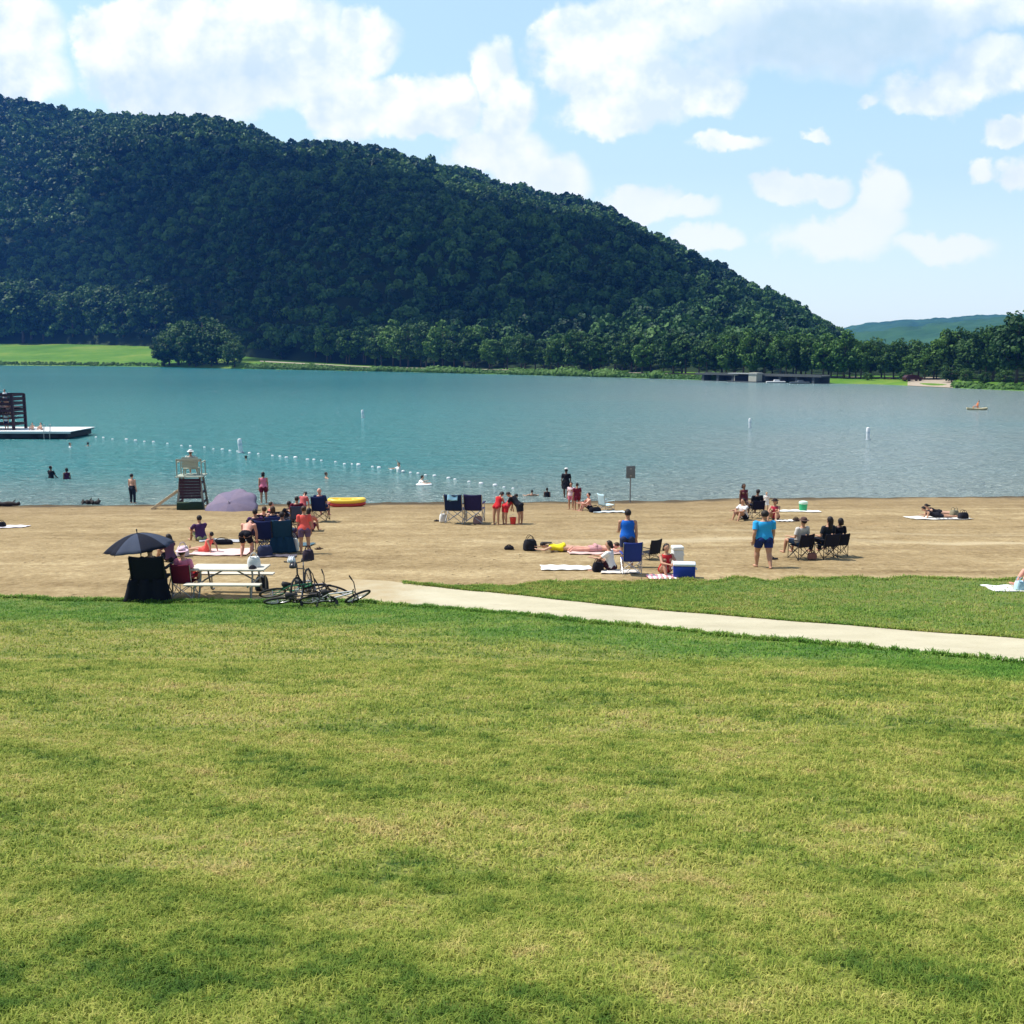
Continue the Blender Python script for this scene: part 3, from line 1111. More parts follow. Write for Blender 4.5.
# brush along the water's edge
px = np.concatenate([rng.uniform(245, 722, 3600), rng.uniform(-60, 165, 420), rng.uniform(820, 1060, 380)])
Sd = farpar(px)[0]
Y = Sd + 1.0 + np.abs(rng.normal(0, 2.2, len(px)))
X = Y * (px - 512) / F / 1.008
dens = vnoise(px, px * 0, 14, 61)
k = dens > -1
X, Y, dens = X[k], Y[k], dens[k]
hh = rng.uniform(.2, 1.3, len(X)) * (.22 + dens ** 1.7)
hh = np.where((PXU(X / Y) < 165) | (PXU(X / Y) > 820), hh * .5, hh)
q = (PXU(X / Y) > 812) & (PXU(X / Y) < 952)
X, Y, hh, dens = X[~q], Y[~q], hh[~q], dens[~q]
Kq = 16
d = rng.normal(size=(len(X), Kq, 3)) * np.array([.75, .75, .4])
P = np.stack([X, Y, farz(X, Y) + hh * .6], -1)[:, None] + d * hh[:, None, None]
V, Fq = leaf_quads(P.reshape(-1, 3), (d + np.array([0, -.2, .4])).reshape(-1, 3), np.repeat(.32 + hh * .12, Kq))
me = np_mesh('undergrowth', V, Fq, LEAF_L, {'rnd': np.repeat(np.clip(np.repeat(dens, Kq) * .7 + rng.random(len(X) * Kq) * .3 - .15, 0, 1), 6)}, False)
tag(link_mesh('undergrowth', me), kind='stuff')

# ------------------------------------------------------------------ the cumulus whose shadow lies on the hill
m, n, b = new_mat('cloud white')
b.inputs['Base Color'].default_value = (.9, .9, .9, 1)
b.inputs['Roughness'].default_value = 1
mb = MB()
rc = random.Random(3)
for px, row, r in ((195, 190, 80), (250, 190, 105), (330, 200, 105), (410, 215, 100), (480, 232, 90), (540, 250, 58), (300, 258, 84), (400, 270, 88),
                   (200, 246, 64), (490, 282, 84), (560, 288, 56), (110, 262, 44), (45, 268, 40)):
    p = far_at(px, row) + SUN * (1050 - 150) / SUN.z
    mb.ellip(p, (r, r * .9, r * .42), None, 14, 8)
    for k in range(7):
        a = rc.uniform(0, 6.28)
        mb.ellip(p + Vector((math.cos(a) * r * .75, math.sin(a) * r * .7, rc.uniform(-5, 40))), (r * rc.uniform(.2, .45), r * rc.uniform(.2, .42), r * .3), None, 10, 6)
tag(mb.build('cloud', m), kind='stuff')

# ------------------------------------------------------------------ haze over the valley
HAZE = True
if HAZE:
    mb = MB()
    mb.box((0, 1075, 193), (5200, 2750, 396))
    m = bpy.data.materials.new('haze')
    m.use_nodes = True
    nt = NT(m.node_tree)
    m.node_tree.nodes.remove(m.node_tree.nodes['Principled BSDF'])
    pv = nt.n('ShaderNodeVolumePrincipled', ins={'Color': (.07, .29, .95, 1), 'Density': .00016, 'Anisotropy': .1})
    nt.set(m.node_tree.nodes['Material Output'], 'Volume', pv.outputs[0])
    tag(mb.build('haze', m, None, False), kind='stuff')
# ------------------------------------------------------------------ people
V3 = Vector
SKIN = {'fair': (.60, .36, .25), 'tan': (.46, .25, .155), 'pink': (.66, .33, .24), 'brown': (.17, .088, .055)}
HAIRC = {'dark': (.016, .011, .009), 'brown': (.055, .028, .014), 'blond': (.36, .24, .10), 'grey': (.35, .34, .33)}
BLACK, NAVY, WHITE, RED, CORAL = (.012, .012, .017), (.012, .020, .078), (.76, .76, .74), (.50, .025, .03), (.78, .12, .095)
MAROON, LAVEN, BLUE, CYAN, YELLOW = (.15, .014, .030), (.30, .25, .37), (.015, .13, .55), (.035, .36, .72), (.80, .66, .03)
PINK, TEAL, GREY, PURPLE, ORANGE, LBLUE, GREEN = (.72, .22, .33), (.02, .17, .20), (.30, .31, .33), (.07, .03, .10), (.75, .20, .05), (.30, .58, .75), (.02, .30, .12)
EYE = mat('eye', (.02, .015, .012), .3, .05)
LIP = mat('lips', (.35, .11, .09), .5, .05)

STAND = dict(pel=.515, sp=(0, .03, 1), ua=(.14, -.03, -1), fa=(.02, .18, -1), th=(.06, .03, -1), sh=(.0, -.05, -1), ft=(.18, 1, -.02))
WALK = dict(STAND, pel=.505, thL=(.05, .30, -1), thR=(.03, -.16, -1), shL=(0, .0, -1), shR=(0, -.42, -1), uaL=(.16, -.28, -1), uaR=(.16, .25, -1), fa=(.03, .25, -1))
BEND = dict(STAND, pel=.50, sp=(0, 1, .28), ua=(.12, .30, -1), fa=(-.05, .22, -1), th=(.07, -.12, -1), sh=(0, .03, -1), hd=(0, 1, -.05))
STOOP = dict(BEND, sp=(0, .72, .72), ua=(.1, .45, -1), hd=(0, .9, .5))
SITG = dict(pel=.07, sp=(0, -.38, 1), ua=(.28, -.5, -1), fa=(.05, -.2, -1), th=(.13, 1, .14), sh=(.02, 1, -.16), ft=(.2, .3, 1))
SITK = dict(pel=.07, sp=(0, .14, 1), ua=(.16, .75, -.6), fa=(-.28, .85, .05), th=(.14, .78, .62), sh=(.02, .42, -1), ft=(.15, 1, -.05))
SITC = dict(pel=.29, sp=(0, -.24, 1), ua=(.26, .12, -1), fa=(.06, 1, .02), th=(.12, 1, .05), sh=(.03, .16, -1), ft=(.15, 1, -.05))
PRONE = dict(pel=.075, sp=(0, 1, .05), hd=(0, 1, .35), ua=(.75, .65, -.12), fa=(-.45, .9, -.02), th=(.07, -1, -.03), sh=(0, -1, .02), ft=(.1, -1, -.25))
PROP_UP = dict(PRONE, sp=(0, 1, .35), hd=(0, .7, .8), ua=(.2, .25, -1), fa=(0, 1, -.1))
SUPINE = dict(pel=.08, sp=(0, 1, .04), right=-1, hd=(0, 1, .15), ua=(.35, -1, -.12), fa=(.05, -1, 0), th=(.10, -.8, .75), sh=(.02, -.55, -.95), ft=(.1, -1, -.1))
SUPINE_FLAT = dict(SUPINE, th=(.09, -1, .06), sh=(.03, -1, -.06), ft=(.3, -.3, 1))

_meshcache = {}


def remesh(mb, voxel):
    me = mb.mesh('tmp', [])
    ob = bpy.data.objects.new('tmp', me)
    C.objects.link(ob)
    md = ob.modifiers.new('r', 'REMESH')
    md.mode = 'VOXEL'
    md.voxel_size = voxel
    sm = ob.modifiers.new('s', 'SMOOTH')
    sm.factor = .5
    sm.iterations = 3
    dg = bpy.context.evaluated_depsgraph_get()
    ev = ob.evaluated_get(dg)
    m2 = ev.to_mesh()
    nv, nf = len(m2.vertices), len(m2.polygons)
    co = np.empty(nv * 3, np.float32)
    m2.vertices.foreach_get('co', co)
    vs = [tuple(p) for p in co.reshape(-1, 3)]
    fs = [tuple(p.vertices) for p in m2.polygons]
    ev.to_mesh_clear()
    bpy.data.objects.remove(ob)
    bpy.data.meshes.remove(me)
    return vs, fs


def person(p, rz, pose, label, H=1.72,  skin='fair', hair='dark', style='short', top=None, bottom=('shorts', NAVY), hat=None, fem=False, sink=0.0, group=None, seat=None, bulk=1.12):
    """p: point under the pelvis on the ground; rz 0 faces away from the camera (+Y)"""
    sd = 1 if pose.get('right', 1) > 0 else -1
    r = V3((sd, 0, 0))

    def dv(key, sg):
        v = pose.get(key + ('L' if sg < 0 else 'R'), pose.get(key))
        return V3((v[0] * sg * sd, v[1], v[2])).normalized()
    P = V3((0, 0, (seat + .085 * H) if seat else pose['pel'] * H))
    s = V3(pose['sp']).normalized()
    f = s.cross(r).normalized()
    h = V3(pose['hd']).normalized() if 'hd' in pose else (s * .45 + V3((0, 0, 1)) * .7).normalized()
    fh = h.cross(r).normalized()
    neck = P + s * .285 * H
    hc = neck + s * .012 * H + h * .098 * H
    rot = Matrix((r, fh, h)).transposed()
    sw = .094 if fem else .106
    prof_ = [(-.22, .046, .044), (-.12, .086, .062), (0, .099, .070), (.18, .090, .062), (.42, .079, .055), (.65, .091, .062), (.82, .100, .060), (.93, .082, .048), (1.0, .044, .040)]
    if fem:
        prof_ = [(-.22, .048, .046), (-.12, .092, .068), (0, .103, .075), (.18, .086, .060), (.42, .068, .050), (.65, .080, .062), (.82, .088, .056), (.93, .073, .044), (1.0, .040, .036)]

    def rings(mb, t0, t1, gx=0.0, gs=1.0, n=14, flare=0.0):
        ts = [t0] + [q[0] for q in prof_ if t0 < q[0] < t1] + [t1]
        out = []
        for t in ts:
            a = np.interp(t, [q[0] for q in prof_], [q[1] for q in prof_]) * H * gs + gx
            b = np.interp(t, [q[0] for q in prof_], [q[2] for q in prof_]) * H * gs + gx
            c = P + s * t * .285 * H + f * (math.sin(max(t, 0) * math.pi) * .010 * H)
            out.append(mb.ring(c, r * a, f * b, n))
        return out
    B = MB()
    B.loft(rings(B, -.22, 1.0))
    B.tube([neck - s * .03 * H, hc - h * .03 * H], [.033 * H, .030 * H], 10)
    B.ellip(hc, (.043 * H, .053 * H, .066 * H), rot, 16, 12)
    B.ellip(hc - h * .034 * H + fh * .014 * H, (.034 * H, .036 * H, .034 * H), rot)
    B.ellip(hc + fh * .054 * H - h * .012 * H, (.009 * H, .012 * H, .017 * H), rot, 8, 6)
    for sg in (-1, 1):
        B.ellip(hc + r * sg * .044 * H - h * .008 * H, (.008 * H, .014 * H, .020 * H), rot, 8, 6)
    if fem:
        for sg in (-1, 1):
            B.ellip(P + s * .66 * .285 * H + r * sg * .042 * H + f * .052 * H, (.038 * H,) * 3)
    for sg in (-1, 1):
        B.ellip(P - s * .05 * H * .6 + r * sg * .045 * H - f * .040 * H, (.046 * H, .043 * H, .048 * H))
    J = {}
    extra = MB()
    for sg in (-1, 1):
        a0 = neck - s * .036 * H + r * sg * sw * H
        ua, fa = dv('ua', sg), dv('fa', sg)
        a1 = a0 + ua * .165 * H
        a2 = a1 + fa * .150 * H
        B.ellip(a0, (.036 * H,) * 3)
        k = .88 if fem else 1.0
        B.tube([a0, a0 + ua * .06 * H, a1], [.033 * H * k, .030 * H * k, .023 * H * k], 10)
        B.ellip(a1, (.0235 * H * k,) * 3, None, 8, 6)
        B.tube([a1, a1 + fa * .05 * H, a2], [.023 * H * k, .024 * H * k, .0145 * H * k], 10)
        side = fa.cross(f if abs(fa.dot(f)) < .9 else s).normalized()
        nrm = side.cross(fa).normalized()
        hrot = Matrix((side, nrm, fa)).transposed()
        B.ellip(a2 + fa * .026 * H, (.024 * H, .012 * H, .032 * H), hrot, 10, 8)
        for q, ln in enumerate((.036, .042, .040, .031)):
            o = a2 + fa * .048 * H + side * (q - 1.5) * .0105 * H
            extra.tube([o - fa * .012 * H, o + fa * ln * .5 * H - nrm * .003 * H, o + fa * ln * .95 * H - nrm * .013 * H], [.0055 * H, .005 * H, .0038 * H], 6)
        o = a2 + fa * .018 * H - side * .020 * H
        extra.tube([o + side * .008 * H, o + fa * .014 * H - side * .014 * H, o + fa * .034 * H - side * .018 * H], [.0065 * H, .0058 * H, .0042 * H], 6)
        l0 = P + r * sg * .052 * H - s * .022 * H
        th, sh = dv('th', sg), dv('sh', sg)
        l1 = l0 + th * .242 * H
        l2 = l1 + sh * .238 * H
        B.tube([l0, l0 + th * .09 * H, l1], [.056 * H, .051 * H, .034 * H], 12)
        B.ellip(l1, (.0345 * H,) * 3, None, 10, 8)
        B.tube([l1, l1 + sh * .07 * H, l1 + sh * .16 * H, l2], [.033 * H, .036 * H, .025 * H, .0185 * H], 12)
        ft = dv('ft', sg)
        ft = (ft - sh * ft.dot(sh) * .7).normalized()
        up = (-sh - ft * (-sh).dot(ft)).normalized()
        frot = Matrix((ft.cross(up), ft, up)).transposed()
        B.ellip(l2 + ft * .035 * H - up * .014 * H, (.024 * H, .070 * H, .021 * H), frot, 10, 8)
        B.ellip(l2 - up * .006 * H, (.021 * H, .026 * H, .024 * H), frot, 8, 6)
        J[sg] = (a0, a1, a2, l0, l1, l2)
    for sg in (-1, 1):
        extra.cur = 1
        extra.ellip(hc + fh * .0475 * H + r * sg * .018 * H + h * .004 * H, (.0075 * H, .005 * H, .0042 * H), rot, 8, 6)
    extra.cur = 2
    extra.ellip(hc + fh * .0475 * H - h * .036 * H, (.014 * H, .005 * H, .0035 * H), rot, 8, 6)
    vs, fs = remesh(B, .0125 * H / 1.7 * 1.15)
    M = MB()
    M.add(vs, fs)
    o_ = len(M.v)
    for fc, mi in zip(extra.f, extra.mi):
        M.f.append(tuple(o_ + i for i in fc))
        M.mi.append(mi)
    M.v += extra.v
    sk = mat('skin ' + skin, SKIN[skin], .55, .06, 5, 0, 0, .35)
    root = M.build('person', [sk, EYE, LIP])
    root.location = (p.x, p.y, p.z - sink)
    root.rotation_euler = (0, 0, rz)
    root.scale = (bulk, 1 + (bulk - 1) * (.6 if s.z > .6 else .0), 1)
    tag(root, label, 'person', group)
    # clothes: children of the body
    if top and top[0] != 'none':
        m = MB()
        if top[0] == 'bikini':
            m.loft(rings(m, .56, .76, .007), False)
            for sg in (-1, 1):
                m.ellip(P + s * .66 * .285 * H + r * sg * .042 * H + f * .054 * H, (.040 * H,) * 3)
        else:
            m.loft(rings(m, -.09 if top[0] != 'crop' else .35, .975, .016, 1.08), False)
            if top[0] == 'tee':
                for sg in (-1, 1):
                    a0, a1 = J[sg][0], J[sg][1]
                    m.ellip(a0, (.042 * H,) * 3)
                    m.tube([a0, a0.lerp(a1, .3), a0.lerp(a1, .66)], [.042 * H, .038 * H, .037 * H], 12, False)
        m.build('bikini_top' if top[0] == 'bikini' else 'shirt', cloth(top[1]), root)
    if bottom and bottom[0] != 'none':
        m = MB()
        nm = bottom[0]
        m.loft(rings(m, -.20, .26, .010, 1.04), False)
        for sg in (-1, 1):
            m.ellip(P - s * .05 * H * .6 + r * sg * .045 * H - f * .042 * H, (.054 * H, .050 * H, .056 * H))
        if nm in ('shorts', 'trousers'):
            for sg in (-1, 1):
                l0, l1, l2 = J[sg][3:]
                k = .62 if nm == 'shorts' else 1.0
                m.tube([l0, l0.lerp(l1, .4 * k), l0.lerp(l1, k)], [.063 * H, .060 * H, .053 * H if nm == 'shorts' else .041 * H], 14, False)
                if nm == 'trousers':
                    m.tube([l1 - (l1 - l0) * .02, l1.lerp(l2, .4), l1.lerp(l2, .93)], [.041 * H, .042 * H, .033 * H], 12, False)
        elif nm == 'skirt':
            c0 = P
            m.loft([m.ring(P + s * .03 * H, r * .108 * H, f * .08 * H, 16), m.ring(P - V3((0, 0, .10)) * H, r * .125 * H, f * .10 * H, 16),
                    m.ring(P - V3((0, 0, .20)) * H, r * .14 * H, f * .12 * H, 16)], False)
        m.build({'shorts': 'shorts', 'trousers': 'trousers', 'brief': 'swim_trunks', 'skirt': 'skirt'}[nm], cloth(bottom[1]), root)
    if style != 'none':
        m = MB()
        back = -fh * .012 * H + h * .012 * H
        m.ellip(hc + back, (.050 * H, .056 * H, .062 * H), rot, 16, 12, lambda q: not (q.y > .020 * H and q.z < .030 * H) and q.z > -.045 * H)
        if style in ('long', 'bob'):
            ln = .16 if style == 'long' else .075
            e = hc - fh * .045 * H
            dn = (-s * .9 - fh * .12).normalized()
            m.loft([m.ring(e + h * .02 * H, r * .046 * H, fh * .022 * H, 12), m.ring(e + dn * .06 * H, r * .050 * H, fh * .024 * H, 12),
                    m.ring(e + dn * ln * H, r * .036 * H, fh * .014 * H, 12)], True)
        if style == 'bun':
            m.ellip(hc - fh * .058 * H + h * .035 * H, (.022 * H,) * 3)
        m.build('hair', mat('hair ' + hair, HAIRC[hair], .6, .2, 20, .3), root)
    if hat:
        m = MB()
        c = hc + h * .030 * H
        if hat[0] == 'brim':
            rr = [(.085, -.004), (.088, .0), (.052, .006), (.048, .036), (.034, .050), (.0, .053)]
        else:
            rr = [(.052, -.004), (.053, .006), (.050, .034), (.034, .050), (.0, .055)]
        m.loft([m.ring(c + h * z * H, r * q * H, fh * q * 1.12 * H, 16) for q, z in rr], False)
        if hat[0] == 'cap':
            m.sheet(lambda u, v: c + r * (u - .5) * .08 * H + fh * (.045 + .055 * v * math.sin(math.pi * (.15 + .7 * u))) * H + h * (.002 - .012 * v) * H, 6, 3, .004)
        m.build('hat', cloth(hat[1]), root)
    return root


A = math.pi
FWD, CAMF, RT, LT = 0.0, A, -A / 2, A / 2

# ------------------------------------------------------------------ chairs, towels, umbrellas
TUBE = mat('dark metal tube', (.03, .03, .033), .4, .08, 10, 0, .6)
STEEL = mat('bare metal', (.45, .45, .46), .35, .1, 10, 0, .8)


def camp_chair(p, rz, col, label, sc=1.0, back_h=.88, frame=TUBE, skirt=False, group=None, name='camp_chair', seat_z=.43):
    t = empty(name, p, rz, label, 'chair', group)
    t.scale = (sc,) * 3
    w, fb = .27, cloth(col)
    m = MB()
    m.sheet(lambda u, v: (-w + 2 * w * u, -.20 + .44 * v, seat_z - .035 * math.sin(A * u) * math.sin(A * v) + .02 * v), 8, 8, .012)
    m.build('seat', fb, t)
    m = MB()
    m.sheet(lambda u, v: (-w * 1.02 + 2.04 * w * u, -.205 - .10 * v - .035 * math.sin(A * u), seat_z - .03 + (back_h - seat_z + .03) * v + .02 * (2 * u - 1) ** 2 * v), 8, 8, .0)
    bk = m.build('backrest', fb, t)
    so_ = bk.modifiers.new('thickness', 'SOLIDIFY')
    so_.thickness = .016
    if skirt:
        m = MB()
        m.sheet(lambda u, v: (-w * (1.1 + .35 * v) + 2 * w * (1.1 + .35 * v) * u, -.24 - .05 * v - .03 * math.sin(u * 19), seat_z + .02 - (seat_z + .0) * v), 24, 8)
        sk = m.build('drape', fb, t)
        q = sk.modifiers.new('thickness', 'SOLIDIFY')
        q.thickness = .014
    m = MB()
    for sx in (-1, 1):
        m.tube([(sx * w, -.22, .01), (sx * w, -.215, seat_z), (sx * w * 1.02, -.305, back_h)], .011, 8)
        m.tube([(sx * w, .25, .01), (sx * w, .245, seat_z + .19)], .011, 8)
        m.tube([(sx * w, -.22, .02), (sx * w, .245, seat_z + .01)], .010, 8)
        m.tube([(sx * w, .25, .02), (sx * w, -.215, seat_z + .0)], .010, 8)
    for y in (-.22, .248):
        m.tube([(-w, y, .03), (w, y + .012, seat_z)], .010, 8)
        m.tube([(w, y, .03), (-w, y - .012, seat_z)], .010, 8)
    m.build('frame', frame, t)
    for sx in (-1, 1):
        m = MB()
        m.box((sx * w * 1.04, .0, seat_z + .195), (.065, .52, .016))
        a_ = m.build('armrest', fb, t, True, .006)
    return t


def low_chair(p, rz, col, label, sc=1.0, frame=STEEL, group=None):
    return camp_chair(p, rz, col, label, sc, .72, frame, False, group, 'beach_chair', .24)


def towel(p, rz, L, Wd, col, label, stripe=None, cat='towel', name='beach_towel'):
    t = MB()
    rr = random.Random(hash(label) % 1000)
    k = [rr.uniform(0, 6) for _ in range(4)]
    cz, sz_ = math.cos(rz), math.sin(rz)

    def fn(u, v):
        x, y = (u - .5) * L, (v - .5) * Wd
        y += .02 * math.sin(u * 9 + k[0])
        x += .02 * math.sin(v * 7 + k[1])
        gx, gy = p.x + x * cz - y * sz_, p.y + x * sz_ + y * cz
        z = float(G(gx, gy)) - p.z + .022 + .012 * math.sin(u * 23 + k[2] + v * 4) * math.sin(v * 11 + k[3])
        return (x, y, z)
    t.sheet(fn, 24, 12, .014)
    m = cloth(col)
    if stripe:
        key = (col, stripe)
        m, n, b = new_mat('striped towel')
        co = n.n('ShaderNodeTexCoord').outputs['Object']
        wv_ = n.n('ShaderNodeTexWave', ins={'Scale': 2.2})
        n.set(wv_, 'Vector', co)
        n.set(b, 'Base Color', n.mix(n.rng(wv_.outputs['Fac'], .45, .55), col, stripe))
        b.inputs['Roughness'].default_value = .95
    o = t.build(name, m)
    o.location = p
    o.rotation_euler = (0, 0, rz)
    return tag(o, label, cat)


def umbrella(p, rad, depth, axis, colA, colB, label, pole=1.9, rib_c=(.05, .05, .055)):
    """p: centre of the rim plane; axis: pointing out of the top of the canopy"""
    t = empty('umbrella', p, 0, label, 'umbrella')
    ax = V3(axis).normalized()
    q = ax.to_track_quat('Z', 'Y').to_matrix()
    N = 8
    m = MB()

    def pt(ring_, a):
        k = ring_
        sag = 1 - .10 * k * (1 - abs(math.cos(a * N / 2)))
        return q @ V3((math.cos(a) * rad * k * sag, math.sin(a) * rad * k * sag, depth * (1 - k ** 1.9)))
    nu, nv = 48, 8
    vs = [pt(i / nv, 2 * A * j / nu) for i in range(nv + 1) for j in range(nu)]
    fs, mi = [], []
    for i in range(nv):
        for j in range(nu):
            fs.append((i * nu + j, (i + 1) * nu + j, (i + 1) * nu + (j + 1) % nu, i * nu + (j + 1) % nu))
            mi.append((j // (nu // N)) % 2)
    m.v, m.f, m.mi = [tuple(v) for v in vs], fs, mi
    cn = m.build('canopy', [cloth(colA), cloth(colB)], t)
    sd_ = cn.modifiers.new('thickness', 'SOLIDIFY')
    sd_.thickness = .008
    rm = mat('umbrella rib', rib_c, .4, .05, 10, 0, .5)
    for j in range(N):
        a = 2 * A * (j + .0) / N
        m = MB()
        m.tube([pt(.03, a) - ax * .025, pt(.5, a) - ax * .02, pt(1.0, a) - ax * .012, pt(1.0, a) + (pt(1.0, a) - pt(.94, a)).normalized() * .035], .006, 6)
        m.build('rib', rm, t)
    m = MB()
    m.tube([ax * (depth + .09), ax * (depth - pole)], .014, 8)
    m.build('pole', rm, t)
    m = MB()
    m.ellip(ax * (depth + .09), (.02, .02, .03))
    m.build('finial', rm, t)
    return t


def bag(p, rz, col, label, s=(.42, .25, .30), cat='bag', name='beach_bag'):
    t = empty(name, p, rz, label, cat)
    m = MB()
    n = 16
    rg = []
    for z, k in ((0, .86), (.06, 1.0), (.5, .98), (.85, .85), (1.0, .66)):
        rg.append([V3((math.copysign(abs(math.cos(2 * A * i / n)) ** .6, math.cos(2 * A * i / n)) * s[0] / 2 * k,
                       math.copysign(abs(math.sin(2 * A * i / n)) ** .6, math.sin(2 * A * i / n)) * s[1] / 2 * k, z * s[2] + .01 * math.sin(i * 2.3))) for i in range(n)])
    m.loft(rg)
    m.build('bag_body', cloth(col), t)
    for sy in (-1, 1):
        m = MB()
        m.tube([(s[0] * .25 * math.cos(a) * 1.0, sy * s[1] * .3, s[2] * .9 + s[2] * .5 * math.sin(a)) for a in np.linspace(0, A, 9)], .010, 6)
        m.build('handle', cloth(tuple(c * .7 for c in col)), t)
    return t


def sandals(p, rz, col, label):
    t = empty('sandals', p, rz, label, 'sandals')
    for sx in (-1, 1):
        m = MB()
        m.loft([[V3((sx * .075 + .045 * math.cos(a) * (1 + .2 * math.sin(a)), .13 * math.sin(a), z)) for a in np.linspace(0, 2 * A, 17)[:-1]] for z in (.0, .022)])
        m.tube([(sx * .075 - .045, .0, .02), (sx * .075, .045, .06), (sx * .075 + .045, .0, .02)], .009, 6)
        m.build('sandal', cloth(col), t)
    return t


# ------------------------------------------------------------------ picnic table
WOODW = mat('weathered pale boards', (.60, .56, .47), .8, .16, 4, .25)
GALV = mat('galvanised pipe', (.24, .25, .25), .5, .12, 12, 0, .6)
p = at(231, 596)
t = empty('picnic_table', p, R(-1.5), 'pale board picnic table on bent pipe legs at the edge of the lawn', 'table')
L = 1.92
for i in range(5):
    m = MB()
    m.box((0, -.29 + i * .145, .745), (L, .135, .04))
    m.build('top_board', WOODW, t, True, .006)
for sy in (-1, 1):
    for k in range(2):
        m = MB()
        m.box((0, sy * (.60 + k * .135), .445), (L, .125, .038))
        m.build('bench_board', WOODW, t, True, .006)
for sx in (-1, 1):
    m = MB()
    x = sx * .66
    for sy in (-1, 1):
        m.tube([(x, sy * .33, .715), (x, sy * .30, .60), (x, sy * .45, .20), (x, sy * .52, .07), (x, sy * .64, .022), (x, sy * .74, .022)], .024, 10)
        m.tube([(x, sy * .12, .41), (x, sy * .80, .41)], .022, 8)
        m.tube([(x + sx * .05, sy * .74, .022), (x + sx * .05, sy * .74, .40)], .018, 8)
    m.tube([(x, -.36, .71), (x, .36, .71)], .022, 8)
    m.tube([(x, -.12, .41), (x, .12, .41)], .02, 8)
    m.build('leg', GALV, t)
    m = MB()
    m.tube([(x, -.05, .42), (sx * .12, -.02, .70)], .02, 8)
    m.build('brace', GALV, t)
tp = p + V3((.62, 0, .766))
bag(tp, .2, WHITE, 'white cloth bag sitting on the right end of the picnic table', (.34, .24, .26))
m = MB()
m.lathe((0, 0, 0), [(.10, 0), (.105, .01), (.085, .05), (.04, .085), (.0, .09)], 14)
o = m.build('cap', cloth(BLACK))
o.location = tp + V3((.02, -.24, .0))
tag(o, 'small black cap lying in front of the white bag on the table', 'cap')

# ------------------------------------------------------------------ black umbrella group, left
p = at(153, 599)
camp_chair(p, R(4), BLACK, 'big black folding chair with a cloth drape under the black umbrella', 1.52, .76, TUBE, True, None, 'camp_chair', .36)
person(p + V3((0, .05, 0)), R(4), SITC, 'person in black sitting under the black umbrella, back to the lawn', 1.75, 'fair', 'dark', 'short', ('tee', BLACK), ('trousers', BLACK), None, False, seat=.46)
bag(p + V3((-.52, .1, 0)), .4, (.04, .05, .07), 'dark backpack leaning on the left side of the black chair', (.34, .28, .42), 'backpack', 'backpack')
d = at(140, 585)
umbrella(V3((p.x - .36, p.y + .25, p.z + 1.28)), .87, .36, (-.10, -.04, 1), (.010, .012, .022), (.050, .062, .095), 'black panelled umbrella shading the black folding chair', 1.45)
p = at(186, 597)
camp_chair(p, R(-8), MAROON, 'dark red folding chair standing left of the picnic table', .96, .92, STEEL)
person(p + V3((0, .04, 0)), R(-8), SITC, 'person in a pink top and pink hat in the dark red chair', 1.6, 'pink', 'brown', 'short', ('tee', PINK), ('shorts', RED), ('brim', (.75, .5, .58)), True, seat=.42)
q = at(171, 561)
person(q, R(60), SITK, 'dark haired person sitting on the sand just right of the black umbrella', 1.6, 'tan', 'dark', 'bob', ('tee', (.10, .05, .09)), ('shorts', BLACK), None, True)
q = at(183, 556)
bag(q, .3, (.65, .55, .6), 'pale pink bag on the sand behind the dark red chair', (.40, .26, .32))

# family on the towels behind the table
q = at(201, 540)
person(q, R(40), SITK, 'person in a dark purple shirt sitting on the sand above the red clad child', 1.7, 'tan', 'dark', 'short', ('tee', PURPLE), ('shorts', (.30, .32, .16)))
q = at(207, 552)
person(q, R(75), SITG, 'child in an orange-red swimsuit sitting with legs out to the left', 1.35, 'tan', 'dark', 'short', ('tank', CORAL), ('shorts', CORAL), None, True)
towel(at(222, 552), R(3), 1.9, 1.5, (.70, .50, .47), 'wide pale pink towel on the sand behind the picnic table')
towel(at(223, 541), R(1), 1.6, .7, (.42, .43, .45), 'light grey towel on the sand beyond the pink one')
bag(at(222, 544), 0, BLACK, 'long black bag lying between the grey and pink towels', (.80, .22, .16))
person(at(246, 556), R(-6), dict(BEND, sp=(0, .75, .62), pel=.42, th=(.16, .55, -1), sh=(.0, -.42, -1)), 'shirtless sunburnt man in black shorts bending over behind the table', 1.66, 'pink', 'dark', 'short', None, ('shorts', BLACK))
q = at(268, 552)
camp_chair(q, R(-14), NAVY, 'navy folding chair with a pale stripe right of the bending man', 1.15, .95, TUBE)
towel(at(278, 556), 0, 1.2, .5, (.10, .09, .11), 'dark crumpled towel under the navy chairs')
q = at(283, 552)
camp_chair(q, R(10), (.012, .045, .085), 'dark teal-blue folding chair, right one of the pair of blue chairs behind the table', 1.2, .92, TUBE, True)
person(q + V3((0, .04, 0)), R(10), SITC, 'person in a navy shirt slumped in the teal-blue chair', 1.6, 'tan', 'dark', 'short', ('tee', NAVY), ('shorts', BLACK), None, seat=.5)
q = at(262, 534)
low_chair(q, R(30), BLACK, 'low black beach chair with a reclining sunbather, left of the navy chairs', 1.1, TUBE)
person(q, R(30), dict(SITC, sp=(0, -.75, 1)), 'shirtless sunburnt sunbather leaning back in the low black chair', 1.75, 'pink', 'brown', 'short', None, ('shorts', BLACK), None, seat=.28)
q = at(279, 531)
low_chair(q, R(-10), (.02, .02, .03), 'low black beach chair standing empty left of the seated couple', 1.15, TUBE)
bag(at(293, 551), 0, (.62, .68, .66), 'pale green-white bag on the sand beside the teal-blue chair', (.40, .3, .42))
q = at(297, 524)
